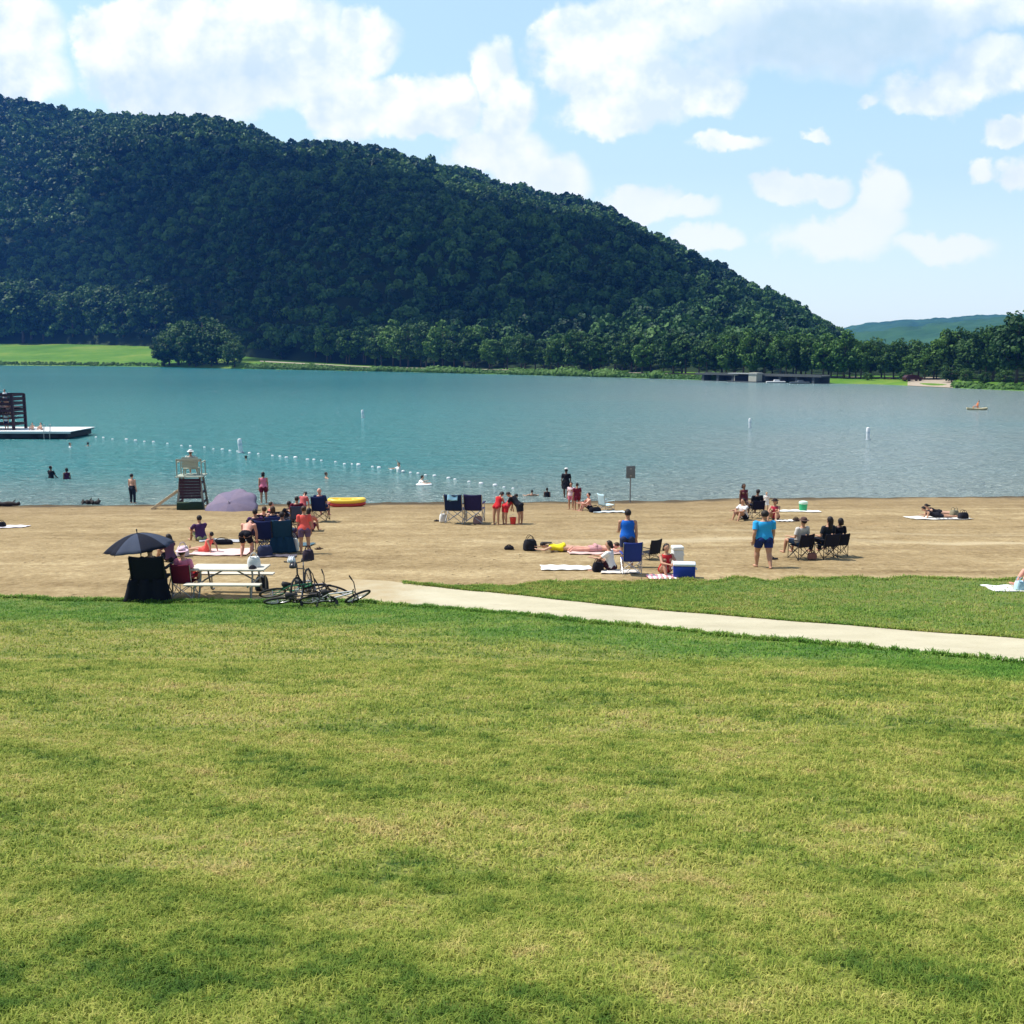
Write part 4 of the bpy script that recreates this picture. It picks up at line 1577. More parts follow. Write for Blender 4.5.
low_chair(q, R(20), (.05, .06, .10), 'low dark blue beach chair left of the coral topped woman', 1.1, TUBE)
person(q, R(20), SITC, 'dark haired person in a maroon shirt sitting in the low dark blue chair', 1.7, 'tan', 'dark', 'short', ('tee', MAROON), ('shorts', GREY), None, seat=.28)
person(at(303, 522), R(-20), dict(STOOP, sp=(0, .3, 1)), 'person in a pale red shirt standing behind the coral topped woman', 1.42, 'pink', 'dark', 'bob', ('tee', (.55, .13, .13)), ('shorts', MAROON), None, True)
person(at(305, 553), R(12), dict(STAND, sp=(0, .12, 1)), 'woman in a bright coral top and purple shorts standing behind the bicycles', 1.60, 'tan', 'brown', 'bun', ('tee', CORAL), ('shorts', (.14, .09, .16)), None, True)
q = at(321, 521)
camp_chair(q, R(-8), NAVY, 'navy folding chair with splayed legs near the yellow raft', 1.15, .95, TUBE)
person(q + V3((0, .04, 0)), R(-8), SITC, 'bald man in a navy shirt sitting in the chair next to the yellow raft', 1.78, 'pink', 'grey', 'none', ('tee', NAVY), ('shorts', NAVY), None, seat=.49)
sandals(at(319, 549), R(70), (.05, .03, .02), 'dark sandals lying on the sand right of the coral topped woman')
sandals(at(437, 521), R(80), BLACK, 'black sandals left of the pair of navy chairs')


# ------------------------------------------------------------------ bicycles
def bicycle(p, rz, col, label, lie=0.0, tyre=(.02, .02, .02), sc=1.0, steer=0.0, yaw=0.0):
    """wheels along +Y; lie tips it over on its side"""
    t = empty('bicycle', p, 0, label, 'bicycle')
    t.rotation_euler = (Matrix.Rotation(rz, 3, 'Z') @ Matrix.Rotation(lie, 3, 'Y')).to_euler()
    t.scale = (sc,) * 3
    wr = .32
    paint = mat('frame paint', col, .35, .06, 8, 0, 0, .5)
    rub, rimm = mat('tyre rubber', tyre, .8, .15, 12), STEEL
    for y, st in ((-.50, 0), (.53, steer)):
        ax = V3((math.sin(st), math.cos(st), 0))
        m = MB()
        m.torus((0, y, wr), wr - .02, .027, ax, (0, 0, 1), 32, 8)
        w = m.build('tyre', rub, None)
        m = MB()
        m.torus((0, y, wr), wr - .05, .011, ax, (0, 0, 1), 32, 6)
        for k in range(14):
            a = 2 * A * k / 14
            d = ax * math.cos(a) + V3((0, 0, 1)) * math.sin(a)
            m.tube([V3((0, y, wr)) + d * .02, V3((0, y, wr)) + d * (wr - .05)], .0022, 4)
        side = ax.cross(V3((0, 0, 1)))
        m.tube([V3((0, y, wr)) - side * .05, V3((0, y, wr)) + side * .05], .02, 8)
        wh = m.build('wheel', rimm, t)
        w.parent = wh
    bb, st_, hd, hl, rx = V3((0, -.08, .28)), V3((0, -.22, .78)), V3((0, .34, .82)), V3((0, .37, .68)), V3((0, -.50, wr))
    m = MB()
    for a, b_, q in ((bb, st_, .016), (st_ - V3((0, -.02, .08)), hd, .017), (bb, hl, .019), (hd, hl, .021)):
        m.tube([a, b_], q, 10)
    for sx in (-1, 1):
        m.tube([bb + V3((sx * .03, 0, 0)), rx + V3((sx * .055, 0, 0))], .010, 8)
        m.tube([st_ - V3((0, -.015, .06)) + V3((sx * .012, 0, 0)), rx + V3((sx * .055, 0, 0))], .009, 8)
    m.build('frame', paint, t)
    m = MB()
    for sx in (-1, 1):
        m.tube([hl + V3((sx * .02, 0, -.02)), hl + V3((sx * .055, .04, -.12)), V3((sx * .055, .53, wr))], [.016, .015, .011], 8)
    m.build('fork', TUBE, t)
    m = MB()
    m.tube([hd, hd + V3((0, .0, .14))], .014, 8)
    m.tube([hd + V3((-.31, -.06, .17)), hd + V3((-.16, .02, .17)), hd + V3((0, .04, .14)), hd + V3((.16, .02, .17)), hd + V3((.31, -.06, .17))], .012, 8)
    hb = m.build('handlebar', TUBE, t)
    for sx in (-1, 1):
        m = MB()
        m.tube([hd + V3((sx * .22, -.015, .17)), hd + V3((sx * .325, -.066, .17))], .018, 8)
        m.build('grip', rub, hb)
    m = MB()
    m.tube([st_, st_ + V3((0, -.04, .12))], .013, 8)
    m.build('seat_post', STEEL, t)
    m = MB()
    m.loft([m.ring(st_ + V3((0, y - .02, .14)), (w, 0, 0), (0, 0, hh), 10) for y, w, hh in ((-.15, .03, .02), (-.12, .075, .034), (-.04, .06, .034), (.06, .025, .026), (.13, .014, .016))])
    m.build('saddle', mat('saddle', (.02, .02, .02), .6, .1), t)
    m = MB()
    m.torus(bb + V3((.05, 0, 0)), .085, .008, (0, 1, 0), (0, 0, 1), 20, 6)
    m.tube([bb - V3((.07, 0, 0)), bb + V3((.07, 0, 0))], .016, 8)
    for sg in (-1, 1):
        e = bb + V3((sg * .07, sg * .10, sg * .13))
        m.tube([bb + V3((sg * .07, 0, 0)), e], .010, 6)
        m.box(e + V3((sg * .05, 0, 0)), (.09, .07, .02))
    m.build('crank', TUBE, t)
    return t


def helmet(p, col, label):
    m = MB()
    m.ellip((0, 0, 0), (.105, .135, .10), None, 16, 10, lambda q: q.z > -.03)
    for k in (-1, 0, 1):
        m.tube([(k * .05, -.12, .02), (k * .055, -.05, .095), (k * .055, .05, .098), (k * .05, .12, .03)], .014, 6)
    m.lathe((0, 0, -.035), [(.10, 0), (.108, .012), (.10, .03)], 16)
    o = m.build('helmet', mat('helmet shell', col, .35, .08, 8, 0, 0, .5))
    o.location = p
    return tag(o, label, 'helmet')


p = at(304, 598)
bicycle(p, R(176), (.03, .03, .035), 'black bicycle standing upright among the fallen ones, seen end on', R(4), sc=1.02, steer=.2)
helmet(p + V3((-.20, -.42, 1.05)), (.62, .64, .66), 'white and grey helmet hanging on the handlebar of the upright bicycle')
helmet(p + V3((-.13, -.55, .93)), (.02, .02, .025), 'black helmet hanging below the white helmet on the bicycle')
bag(p + V3((.14, .0, .98)), .2, (.05, .035, .05), 'dark bag hung over the upright bicycle', (.30, .26, .26))
q = at(274, 598)
bicycle(q + V3((.42, .1, .05)), R(-66), (.02, .22, .10), 'green framed bicycle lying on its side in front of the table end', R(60), sc=1.05)
q = at(290, 604)
bicycle(q + V3((.22, -.05, .06)), R(-72), (.035, .022, .02), 'dark brown bicycle lying flat nearest the lawn under the upright one', R(66), sc=1.05, steer=.3)
q = at(336, 603)
bicycle(q + V3((-.05, -.12, .06)), R(-72), (.55, .56, .58), 'white framed bicycle lying on its side right of the others', R(62), sc=1.05, steer=-.3)
q = at(318, 596)
bicycle(q + V3((.05, .1, .05)), R(-98), (.02, .03, .09), 'dark blue bicycle lying behind the white framed one', R(60), sc=1.0, steer=.2)

# ------------------------------------------------------------------ lifeguard stand
p = at(193, 508)
LG = mat('dark weathered boards', (.045, .020, .032), .8, .2, 4, .2)
PW = mat('pale grey-green boards', (.36, .40, .33), .8, .15, 4, .2)
t = empty('lifeguard_stand', p, R(6), 'tall lifeguard stand of dark boards and pale top with a ramp at the water edge', 'lifeguard stand')
for sx in (-1, 1):
    for sy in (-1, 1):
        m = MB()
        m.bar((sx * .66, sy * .62, -.15), (sx * .48, sy * .42, 1.62), .10)
        m.build('leg', mat('grey-tan leg boards', (.27, .26, .215), .8, .2, 4, .2), t)  # legs have their own grey-tan, paler than the dark panel
m = MB()
for i in range(7):
    m.box((0, -.535 + .0 * i, .62 + i * .145), (1.10 - .012 * i, .035, .136))
m.build('back_panel', LG, t, True, .006)
for sx in (-1, 1):
    m = MB()
    for i in range(3):
        m.bar((sx * (.60 - i * .05), -.52 + i * .04, .35 + i * .48), (sx * (.60 - i * .05), .52 - i * .04, .35 + i * .48), .045, .11)
    m.build('side_rail', LG, t)
m = MB()
for i in range(7):
    m.box((0, -.60 + i * .2, 1.66), (1.34, .18, .05))
m.build('platform', PW, t)
m = MB()
m.box((0, .05, 2.02), (.74, .50, .05))
for sx in (-1, 1):
    for sy in (-1, 1):
        m.bar((sx * .34, .05 + sy * .22, 1.68), (sx * .34, .05 + sy * .22, 2.0), .06)
m.build('seat', PW, t)
m = MB()
for i in range(4):
    m.box((0, -.25, 2.14 + i * .135), (.80, .035, .125))
m.build('backrest', PW, t)
for sx in (-1, 1):
    m = MB()
    m.bar((sx * .60, -.56, 1.68), (sx * .60, -.56, 2.52), .05)
    m.bar((sx * .60, .50, 1.68), (sx * .60, .50, 2.35), .05)
    m.bar((sx * .60, -.56, 2.36), (sx * .60, .52, 2.36), .05)
    m.build('handrail', PW, t)
m = MB()
m.bar((-.63, -.56, 2.5), (.63, -.56, 2.5), .05, .10)
m.build('top_rail', PW, t)
m = MB()
for k in (-1, 1):
    m.bar((-.66, k * .28, .92), (-1.95, k * .28 - .2, .02), .05, .13)
for i in range(6):
    u = (i + .5) / 6
    m.bar((-.66 - 1.29 * u, -.28 - .2 * u, .92 - .9 * u + .02), (-.66 - 1.29 * u, .28 - .2 * u, .92 - .9 * u + .02), .16, .03)
m.build('ramp', mat('pale wood', (.58, .46, .30), .8, .15, 4, .2), t)
m = MB()
m.box((0, -.75, .20), (1.25, .3, .42))
m.build('equipment_box', mat('dark green paint', (.012, .035, .016), .7, .2), t, True, .03)
person(p + V3((0, .08, 1.62)), R(6), SITC, 'lifeguard in a white sun hat sitting high on the tall beach stand', 1.7, 'tan', 'brown', 'short', ('tee', (.55, .58, .52)), ('shorts', RED), ('brim', WHITE), False, seat=.42)
towel_ = MB()

# lavender umbrella on the sand
p = at(231, 510)
umbrella(p + V3((0, .1, .06)), 1.36, .44, (-.10, -.62, .80), (.175, .150, .215), (.20, .165, .225), 'lavender beach umbrella tipped over on the sand beside the lifeguard stand', 1.8, (.4, .4, .4))

# ------------------------------------------------------------------ people along the water
person(at(264, 503), R(10), STAND, 'woman in a pink top and dark red shorts standing at the water edge', 1.72, 'tan', 'dark', 'bob', ('tank', PINK), ('shorts', MAROON), None, True)
person(at(133, 503), R(-25), STAND, 'slim shirtless boy in dark trousers standing alone at the waterline', 1.62, 'fair', 'dark', 'short', None, ('trousers', (.02, .025, .04)))
q = at(51, 478, True)
person(q, R(-30), dict(STAND, ua=(.35, .3, -1), fa=(-.3, .7, -.5)), 'taller of the two dark figures wading waist deep near the platform', 1.75, 'brown', 'dark', 'short', ('tee', BLACK), ('shorts', BLACK), None, False, .92)
q = at(67, 479, True)
person(q, R(40), STAND, 'shorter of the two dark figures wading waist deep near the platform', 1.6, 'brown', 'dark', 'bob', ('tank', (.06, .015, .05)), ('brief', BLACK), None, True, .86)
SW = dict(STAND, ua=(.9, .4, -.35), fa=(.3, 1, .1))
person(at(246, 460, True), R(20), SW, 'swimmer with dark hair just right of the white marker buoy', 1.7, 'tan', 'dark', 'short', None, ('shorts', BLACK), None, False, 1.38)
person(at(326, 478, True), R(-70), SW, 'swimmer up to the shoulders beyond the yellow raft', 1.7, 'tan', 'brown', 'short', None, ('shorts', GREEN), None, False, 1.28)
person(at(399, 472, True), R(120), dict(SW, uaL=(.4, .3, 1), faL=(.1, .6, .8)), 'swimmer in a white shirt throwing one arm up beside the float line', 1.7, 'fair', 'dark', 'short', ('tee', WHITE), ('shorts', BLACK), None, False, 1.02)
person(at(418, 484, True), R(-80), dict(SW, sp=(0, .5, 1)), 'swimmer with dark hair leaning on a white board', 1.7, 'fair', 'dark', 'short', ('tee', WHITE), ('shorts', BLACK), None, False, 1.08)
m = MB()
m.loft([[V3((.25 * math.cos(a) * k, .50 * math.copysign(abs(math.sin(a)) ** .7, math.sin(a)) * k, z)) for a in np.linspace(0, 2 * A, 21)[:-1]] for z, k in ((0, .92), (.02, 1), (.05, 1), (.07, .92))])
o = m.build('kickboard', mat('foam board', (.75, .76, .76), .5, .05))
o.location = at(424, 485, True) + V3((0, 0, .0))
o.rotation_euler = (0, .1, R(-75))
tag(o, 'white foam board floating beside the leaning swimmer', 'board')
person(at(70, 447, True), R(-80), SW, 'swimmer near the left underside of the white platform', 1.7, 'fair', 'brown', 'short', ('tee', WHITE), ('shorts', BLACK), None, False, 1.30)
person(at(88, 446, True), R(40), SW, 'dark haired swimmer off the right corner of the white platform', 1.7, 'tan', 'dark', 'short', None, ('shorts', BLACK), None, False, 1.34)
person(at(532, 496, True), R(10), SW, 'child with dark hair neck deep in the water, left of the two by the shore', 1.3, 'tan', 'dark', 'short', None, ('shorts', BLACK), None, False, .92)
person(at(547, 497, True), R(-20), STAND, 'dark figure in the shallows, right of the two children by the shore', 1.25, 'brown', 'dark', 'short', ('tank', BLACK), ('shorts', BLACK), None, False, .70)
q = at(465, 523)
camp_chair(q + V3((-.40, 0, 0)), R(-12), (.012, .022, .065), 'navy folding chair with a light blue towel over its back, left one of a pair', 1.42, .88, STEEL)
camp_chair(q + V3((.40, .03, 0)), R(-8), (.025, .02, .075), 'dark violet-blue folding chair, right one of the pair on the open sand', 1.42, .88, STEEL)
m = MB()
m.sheet(lambda u, v: (-.22 + .44 * u, (-.45 - .05 * math.sin(6 * u) * v) + (.03 if v > .5 else 0) - .0 + (v - .5) * .12, 1.28 - abs(v - .45) * .55 + .01 * math.sin(9 * u)), 12, 12)
o = m.build('beach_towel', cloth(LBLUE))
so2 = o.modifiers.new('thickness', 'SOLIDIFY')
so2.thickness = .015
o.location = q + V3((-.40, 0, 0))
o.rotation_euler = (0, 0, R(-12))
tag(o, 'light blue towel hung over the back of the left navy chair', 'towel')
bag(q + V3((-.95, .3, 0)), .3, WHITE, 'small white bag on the sand left of the navy chairs', (.32, .22, .34))
bag(q + V3((.55, -.1, 0)), .1, (.35, .22, .20), 'brownish bag under the right navy chair', (.42, .25, .30))
person(at(497, 524), R(-40), dict(STOOP, sp=(0, .42, 1)), 'child in a red swimsuit stooping, left of the two red ones', 1.50, 'tan', 'dark', 'bob', ('tank', RED), ('brief', RED), None, True)
person(at(506, 524), R(-60), STOOP, 'child in a red and white swimsuit stooping towards the bucket', 1.50, 'tan', 'dark', 'short', ('tee', (.55, .04, .05)), ('shorts', RED), None, True)
person(at(519, 524), R(60), STOOP, 'boy in dark shirt and shorts stooping over the red bucket', 1.60, 'tan', 'dark', 'short', ('tee', BLACK), ('shorts', (.02, .02, .025)))
p = at(513, 524)
t = empty('bucket', p, 0, 'small red toy bucket between the stooping children', 'bucket')
m = MB()
m.loft([m.ring((0, 0, z), (q_, 0, 0), (0, q_, 0), 16) for q_, z in ((.11, 0), (.14, .26), (.15, .265), (.15, .28), (.13, .28), (.10, .02))])
m.build('pail', mat('red plastic', (.6, .04, .03), .4, .05), t)
m = MB()
m.tube([(.145 * math.cos(a), 0, .27 + .13 * math.sin(a)) for a in np.linspace(0, A, 9)], .007, 6)
m.build('handle', mat('white plastic', (.7, .7, .7), .4, .05), t)

person(at(566, 498), R(-15), WALK, 'person in a white cap and black clothes standing at the waterline', 1.72, 'brown', 'dark', 'short', ('tee', BLACK), ('skirt', BLACK), ('cap', WHITE), True)
person(at(571, 509), R(150), STAND, 'child in a white and pink top standing left of the maroon clad one', 1.35, 'tan', 'dark', 'short', ('tee', (.72, .55, .60)), ('shorts', PINK), None, True)
person(at(577, 510), R(20), STAND, 'child in maroon shirt and shorts standing near the light blue chair', 1.35, 'tan', 'dark', 'short', ('tee', MAROON), ('shorts', MAROON))
person(at(590, 510), R(100), SITK, 'shirtless boy sitting on the sand left of the light blue chair', 1.6, 'pink', 'dark', 'short', None, ('shorts', BLACK))
q = at(606, 510)
low_chair(q, R(-60), (.50, .70, .76), 'low light blue beach chair near the signpost', 1.1, STEEL)
towel(at(609, 512), R(2), 1.5, .7, (.60, .68, .70), 'pale blue towel spread under the light blue chair')
bag(at(595, 512), .1, BLACK, 'black bag on the sand by the light blue chair', (.6, .25, .22))

# signpost at the shore
p = at(630, 502)
t = empty('signpost', p, R(8), 'grey signpost with a square board standing at the shoreline', 'sign')
m = MB()
m.tube([(0, 0, -.2), (0, 0, 1.95)], .035, 10)
m.build('post', GALV, t)
m = MB()
m.box((0, -.045, 1.62), (.50, .02, .66))
m.build('board', mat('grey sign back', (.16, .18, .18), .6, .15), t, True, .01)
m = MB()
for z in (1.42, 1.80):
    m.box((0, -.062, z), (.10, .012, .05))
m.build('bracket', STEEL, t)

# yellow raft
p = at(347, 506)
t = empty('inflatable_raft', p, R(3), 'yellow inflatable raft with a red underside at the water edge', 'raft')
t.scale = (.94, .85, .82)


def oval(Lx, Ly, z, n=36):
    return [V3((Lx * math.copysign(abs(math.cos(2 * A * i / n)) ** .75, math.cos(2 * A * i / n)), Ly * math.copysign(abs(math.sin(2 * A * i / n)) ** .8, math.sin(2 * A * i / n)), z(math.cos(2 * A * i / n)))) for i in range(n)]


for nm, z0, rr, colr in (('hull', .12, .13, (.5, .03, .02)), ('side_tube', .33, .14, (.82, .55, .04))):
    m = MB()
    c = oval(.92, .45, lambda q: z0 + .05 * q * q)
    n = len(c)
    vs, fs = [], []
    for i in range(n):
        d = (c[(i + 1) % n] - c[i - 1]).normalized()
        sd_ = d.cross(V3((0, 0, 1))).normalized()
        for j in range(10):
            a = 2 * A * j / 10
            vs.append(c[i] + sd_ * rr * math.cos(a) + V3((0, 0, rr * math.sin(a))))
    for i in range(n):
        for j in range(10):
            fs.append((i * 10 + j, ((i + 1) % n) * 10 + j, ((i + 1) % n) * 10 + (j + 1) % 10, i * 10 + (j + 1) % 10))
    m.add(vs, fs)
    m.build(nm, mat('vinyl', colr, .35, .05, 6, 0, 0, .5), t)
m = MB()
m.loft([[V3((v.x * .98, v.y * .98, z)) for v in oval(.92, .45, lambda q: 0)] for z in (.06, .12)])
m.build('floor', mat('vinyl', (.6, .36, .05), .35, .05, 6, 0, 0, .5), t)
for x in (-.42, .32):
    m = MB()
    m.tube([(x, -.36, .32), (x, .36, .32)], .10, 12)
    m.build('seat_cushion', mat('vinyl', (.85, .68, .08), .35, .05, 6, 0, 0, .5), t)

# ------------------------------------------------------------------ centre group at the lawn strip
person(at(627, 567), R(-4), dict(STAND, uaL=(.12, .45, -1), faL=(.0, .9, -.3)), 'man in a bright blue tank shirt standing with his back to the lawn', 1.80, 'tan', 'dark', 'short', ('tank', BLUE), ('shorts', (.03, .04, .09)), bulk=1.14)
q = at(631, 574)
camp_chair(q, R(3), (.03, .05, .24), 'blue folding chair with a lighter blue back panel in front of the blue shirted man', 1.0, .96, STEEL)
q2 = at(611, 570)
person(q2, R(70), SITK, 'dark haired person in a white shirt sitting on the sand left of the blue chair', 1.65, 'tan', 'dark', 'bob', ('tee', WHITE), ('shorts', (.05, .015, .02)))
towel(at(566, 568), R(1), 1.5, .85, (.80, .80, .78), 'clean white towel spread on the sand, left of the centre group')
towel(at(620, 572), R(-2), 1.1, .55, (.68, .62, .55), 'cream towel under the person in the white shirt')
bag(at(598, 571), .2, BLACK, 'black bag at the right end of the white towel', (.34, .24, .26))
q = at(665, 573)
person(q, R(195), SITK, 'woman in a red swimsuit sitting by the coolers, facing the lawn', 1.66, 'tan', 'dark', 'bob', ('tank', RED), ('brief', RED), None, True)
towel(at(662, 577), R(-3), .85, .75, (.75, .30, .36), 'pink and white striped towel by the coolers', (.8, .74, .72))
q = at(650, 559)
low_chair(q, R(40), (.02, .022, .03), 'low black beach chair behind the woman in red', .9, TUBE)
m = MB()
m.lathe((0, 0, 0), [(.055, 0), (.06, .02), (.06, .20), (.03, .25), (.022, .29), (.0, .29)], 14)
o = m.build('bottle', mat('yellow plastic', (.78, .62, .12), .4, .05))
o.location = at(658, 550)
tag(o, 'yellow bottle standing on the sand behind the woman in red', 'bottle')


def cooler(p, rz, s, body, lid, label):
    t = empty('cooler', p, rz, label, 'cooler')
    m = MB()
    m.box((0, 0, s[2] * .40), (s[0] * .96, s[1] * .94, s[2] * .80))
    m.build('box', mat('cooler plastic', body, .4, .08), t, True, .025)
    m = MB()
    m.box((0, 0, s[2] * .90), (s[0], s[1], s[2] * .195))
    m.build('lid', mat('cooler plastic', lid, .4, .06), t, True, .03)
    for sx in (-1, 1):
        m = MB()
        m.tube([(sx * s[0] * .49, -s[1] * .25, s[2] * .62), (sx * (s[0] * .49 + .035), -s[1] * .2, s[2] * .56), (sx * (s[0] * .49 + .035), s[1] * .2, s[2] * .56), (sx * s[0] * .49, s[1] * .25, s[2] * .62)], .012, 8)
        m.build('handle', mat('cooler plastic', lid, .4, .06), t)
    return t


cooler(at(684, 577), R(-8), (.64, .40, .42), (.012, .04, .30), (.70, .72, .74), 'blue picnic cooler with a white lid at the edge of the grass')
cooler(at(677, 566), R(5), (.34, .34, .62), (.70, .74, .70), (.78, .80, .76), 'tall white drinks cooler behind the blue one')
# sunbather with yellow swimsuit
q = at(562, 551)
person(q, LT - .03, PRONE, 'sunbather in a bright yellow swimsuit lying face down on the sand', 1.62, 'fair', 'dark', 'long', ('tank', YELLOW), ('brief', YELLOW), None, True)
bag(at(530, 550), .2, (.02, .02, .025), 'round black bag beside the head of the yellow clad sunbather', (.48, .34, .36))
bag(at(509, 549), 0, (.015, .015, .02), 'flat black bag lying on the open sand left of the sunbather', (.34, .2, .10))
q = at(597, 552)
person(q, RT + .1, PRONE, 'sunbather with bare back lying on a pinkish towel beyond the white shirted person', 1.66, 'pink', 'brown', 'short', None, ('shorts', (.55, .30, .30)))
towel(at(597, 553), R(2), 1.9, .8, (.62, .44, .40), 'pinkish towel under the bare backed sunbather')

# ------------------------------------------------------------------ right group
person(at(763, 567), R(4), WALK, 'person in a bright cyan shirt and navy shorts walking towards the lake', 1.78, 'tan', 'dark', 'short', ('tee', CYAN), ('shorts', (.015, .03, .13)), bulk=1.36)
sandals(at(774, 559), R(80), BLACK, 'black sandals on the sand right of the walking person')
q = at(800, 559)
camp_chair(q, R(28), (.015, .014, .022), 'black folding chair with the hat wearing sitter, nearest the walking person', 1.02, .80, TUBE)
person(q + V3((-.02, .05, 0)), R(28), SITC, 'person in a white shirt and brown brimmed hat in the black chair', 1.68, 'tan', 'dark', 'short', ('tee', (.55, .52, .48)), ('shorts', (.05, .09, .16)), ('brim', (.10, .06, .05)), seat=.43)
q = at(826, 558)
camp_chair(q, R(22), (.015, .016, .026), 'black folding chair in the middle, with a long haired sitter', 1.02, .80, TUBE)
person(q + V3((-.02, .05, 0)), R(22), SITC, 'long haired person in a dark top in the middle black chair', 1.72, 'tan', 'dark', 'long', ('tee', (.02, .024, .03)), ('trousers', BLACK), None, True, seat=.43)
q = at(837, 556)
camp_chair(q, R(14), BLACK, 'black folding chair at the right end of the three', .95, .80, TUBE)
person(q + V3((0, .05, 0)), R(14), SITC, 'dark haired person in black at the right end of the three chairs', 1.58, 'brown', 'dark', 'bob', ('tee', BLACK), ('trousers', BLACK), None, True, seat=.41)
bag(at(812, 559), .2, (.22, .10, .08), 'reddish brown bag under the black chairs', (.3, .2, .2))
person(at(744, 519), R(120), SITK, 'person in a white top and dark shorts sitting at the left of the far group', 1.72, 'tan', 'dark', 'short', ('tee', (.72, .70, .70)), ('shorts', BLACK))
person(at(743, 512), R(-160), dict(STAND, pel=.40, th=(.1, .6, -.8), sh=(0, -.6, -.8)), 'dark haired person crouching behind the white topped sitter', 1.55, 'brown', 'dark', 'bob', ('tank', (.10, .02, .03)), ('brief', BLACK), None, True)
q = at(756, 518)
camp_chair(q, R(10), (.012, .013, .03), 'black folding chair in the middle of the far group', 1.0, .8, TUBE)
person(q + V3((0, .04, 0)), R(10), SITC, 'person in black sitting in the chair of the far group', 1.6, 'brown', 'dark', 'short', ('tee', BLACK), ('shorts', BLACK), None, seat=.43)
person(at(766, 511), R(170), STAND, 'small child in white standing in the far group', .92, 'fair', 'blond', 'short', ('tee', WHITE), ('skirt', WHITE), None, True)
person(at(775, 519), R(150), SITK, 'person in a red swimsuit sitting at the right of the far group', 1.68, 'tan', 'dark', 'bob', ('tank', (.40, .03, .06)), ('brief', BLACK), ('brim', (.03, .02, .02)), True)
towel(at(797, 511), R(1), 2.1, .9, (.78, .78, .74), 'long white towel on the sand under the green pail')
towel(at(785, 521), R(3), .75, .5, (.76, .76, .72), 'small folded white towel right of the far group')
bag(at(796, 521), .1, (.06, .04, .03), 'small brown bag right of the folded white towel', (.30, .18, .12))
p = at(803, 511)
t = empty('bucket', p, 0, 'green toy bucket with a pale rim on the long white towel', 'bucket')
m = MB()
m.loft([m.ring((0, 0, z), (q_, 0, 0), (0, q_, 0), 18) for q_, z in ((.17, 0.02), (.20, .36), (.18, .36), (.15, .05))])
m.build('pail', mat('green plastic', (.02, .33, .13), .4, .06), t)
m = MB()
m.loft([m.ring((0, 0, z), (q_, 0, 0), (0, q_, 0), 18) for q_, z in ((.205, .34), (.215, .36), (.20, .44), (.10, .48), (.02, .48))])
m.build('lid', mat('pale plastic', (.55, .75, .62), .4, .06), t)
# far right sunbathers
towel(at(938, 518), R(1), 2.5, 1.5, (.70, .68, .62), 'big white blanket under the two dark clad sunbathers', None, 'blanket', 'blanket')
person(at(938, 515), LT, PROP_UP, 'sunbather in a black suit propped on the elbows, back one of two', 1.6, 'fair', 'dark', 'bob', ('tank', BLACK), ('brief', BLACK), None, True)
person(at(936, 518), LT - .1, PROP_UP, 'sunbather in a black suit propped on the elbows, front one of two', 1.6, 'tan', 'dark', 'short', ('tank', BLACK), ('shorts', BLACK), None, True)
bag(at(963, 519), .1, (.02, .02, .025), 'black bag at the right end of the white blanket', (.45, .3, .28))
bag(at(954, 517), .4, (.22, .20, .13), 'olive brown bag on the white blanket beside the black one', (.4, .3, .30))
towel(at(945, 519), R(10), .7, .4, (.16, .17, .20), 'dark grey towel crumpled on the white blanket')
# right edge
q = at(1034, 588)
person(q + V3((.1, 0, .02)), RT, SUPINE, 'sunbather in dark red shorts with knees up on the white towel at the right edge', 1.7, 'pink', 'brown', 'short', None, ('shorts', MAROON))
towel(at(1026, 589), R(-2), 2.0, 1.0, (.80, .80, .79), 'white towel on the grass strip at the right edge')
bag(at(1019, 591), .3, (.45, .65, .75), 'pale blue bag on the white towel at the right edge', (.26, .2, .26))
# left edge
towel(at(6, 527), R(2), 1.7, .8, (.72, .68, .72), 'whitish towel on the sand at the left edge')
bag(at(1, 527), .2, BLACK, 'black bag on the towel at the left edge', (.4, .3, .2))
# dark driftwood on the waterline
DRIFT = mat('wet driftwood', (.028, .022, .018), .8, .3, 5, .4)
for i, (px, row, ln, lab) in enumerate(((8, 506, 1.2, 'thick dark log on the waterline at the left edge'), (88, 504, .55, 'short dark driftwood piece on the waterline, left of the standing boy'),
                                        (96, 504.5, .4, 'stubby dark driftwood piece nearest the standing boy'))):
    m = MB()
    rr = random.Random(i)
    m.tube([(-ln / 2 + ln * k / 8, rr.uniform(-.05, .05), .10 + rr.uniform(-.03, .04)) for k in range(9)], [.10 + rr.uniform(-.03, .05) for k in range(9)], 10)
    m.tube([(ln * .2, 0, .15), (ln * .3, .12, .32)], [.05, .02], 6)
    o = m.build('driftwood', DRIFT)
    o.location = at(px, row)
    tag(o, lab, 'driftwood')

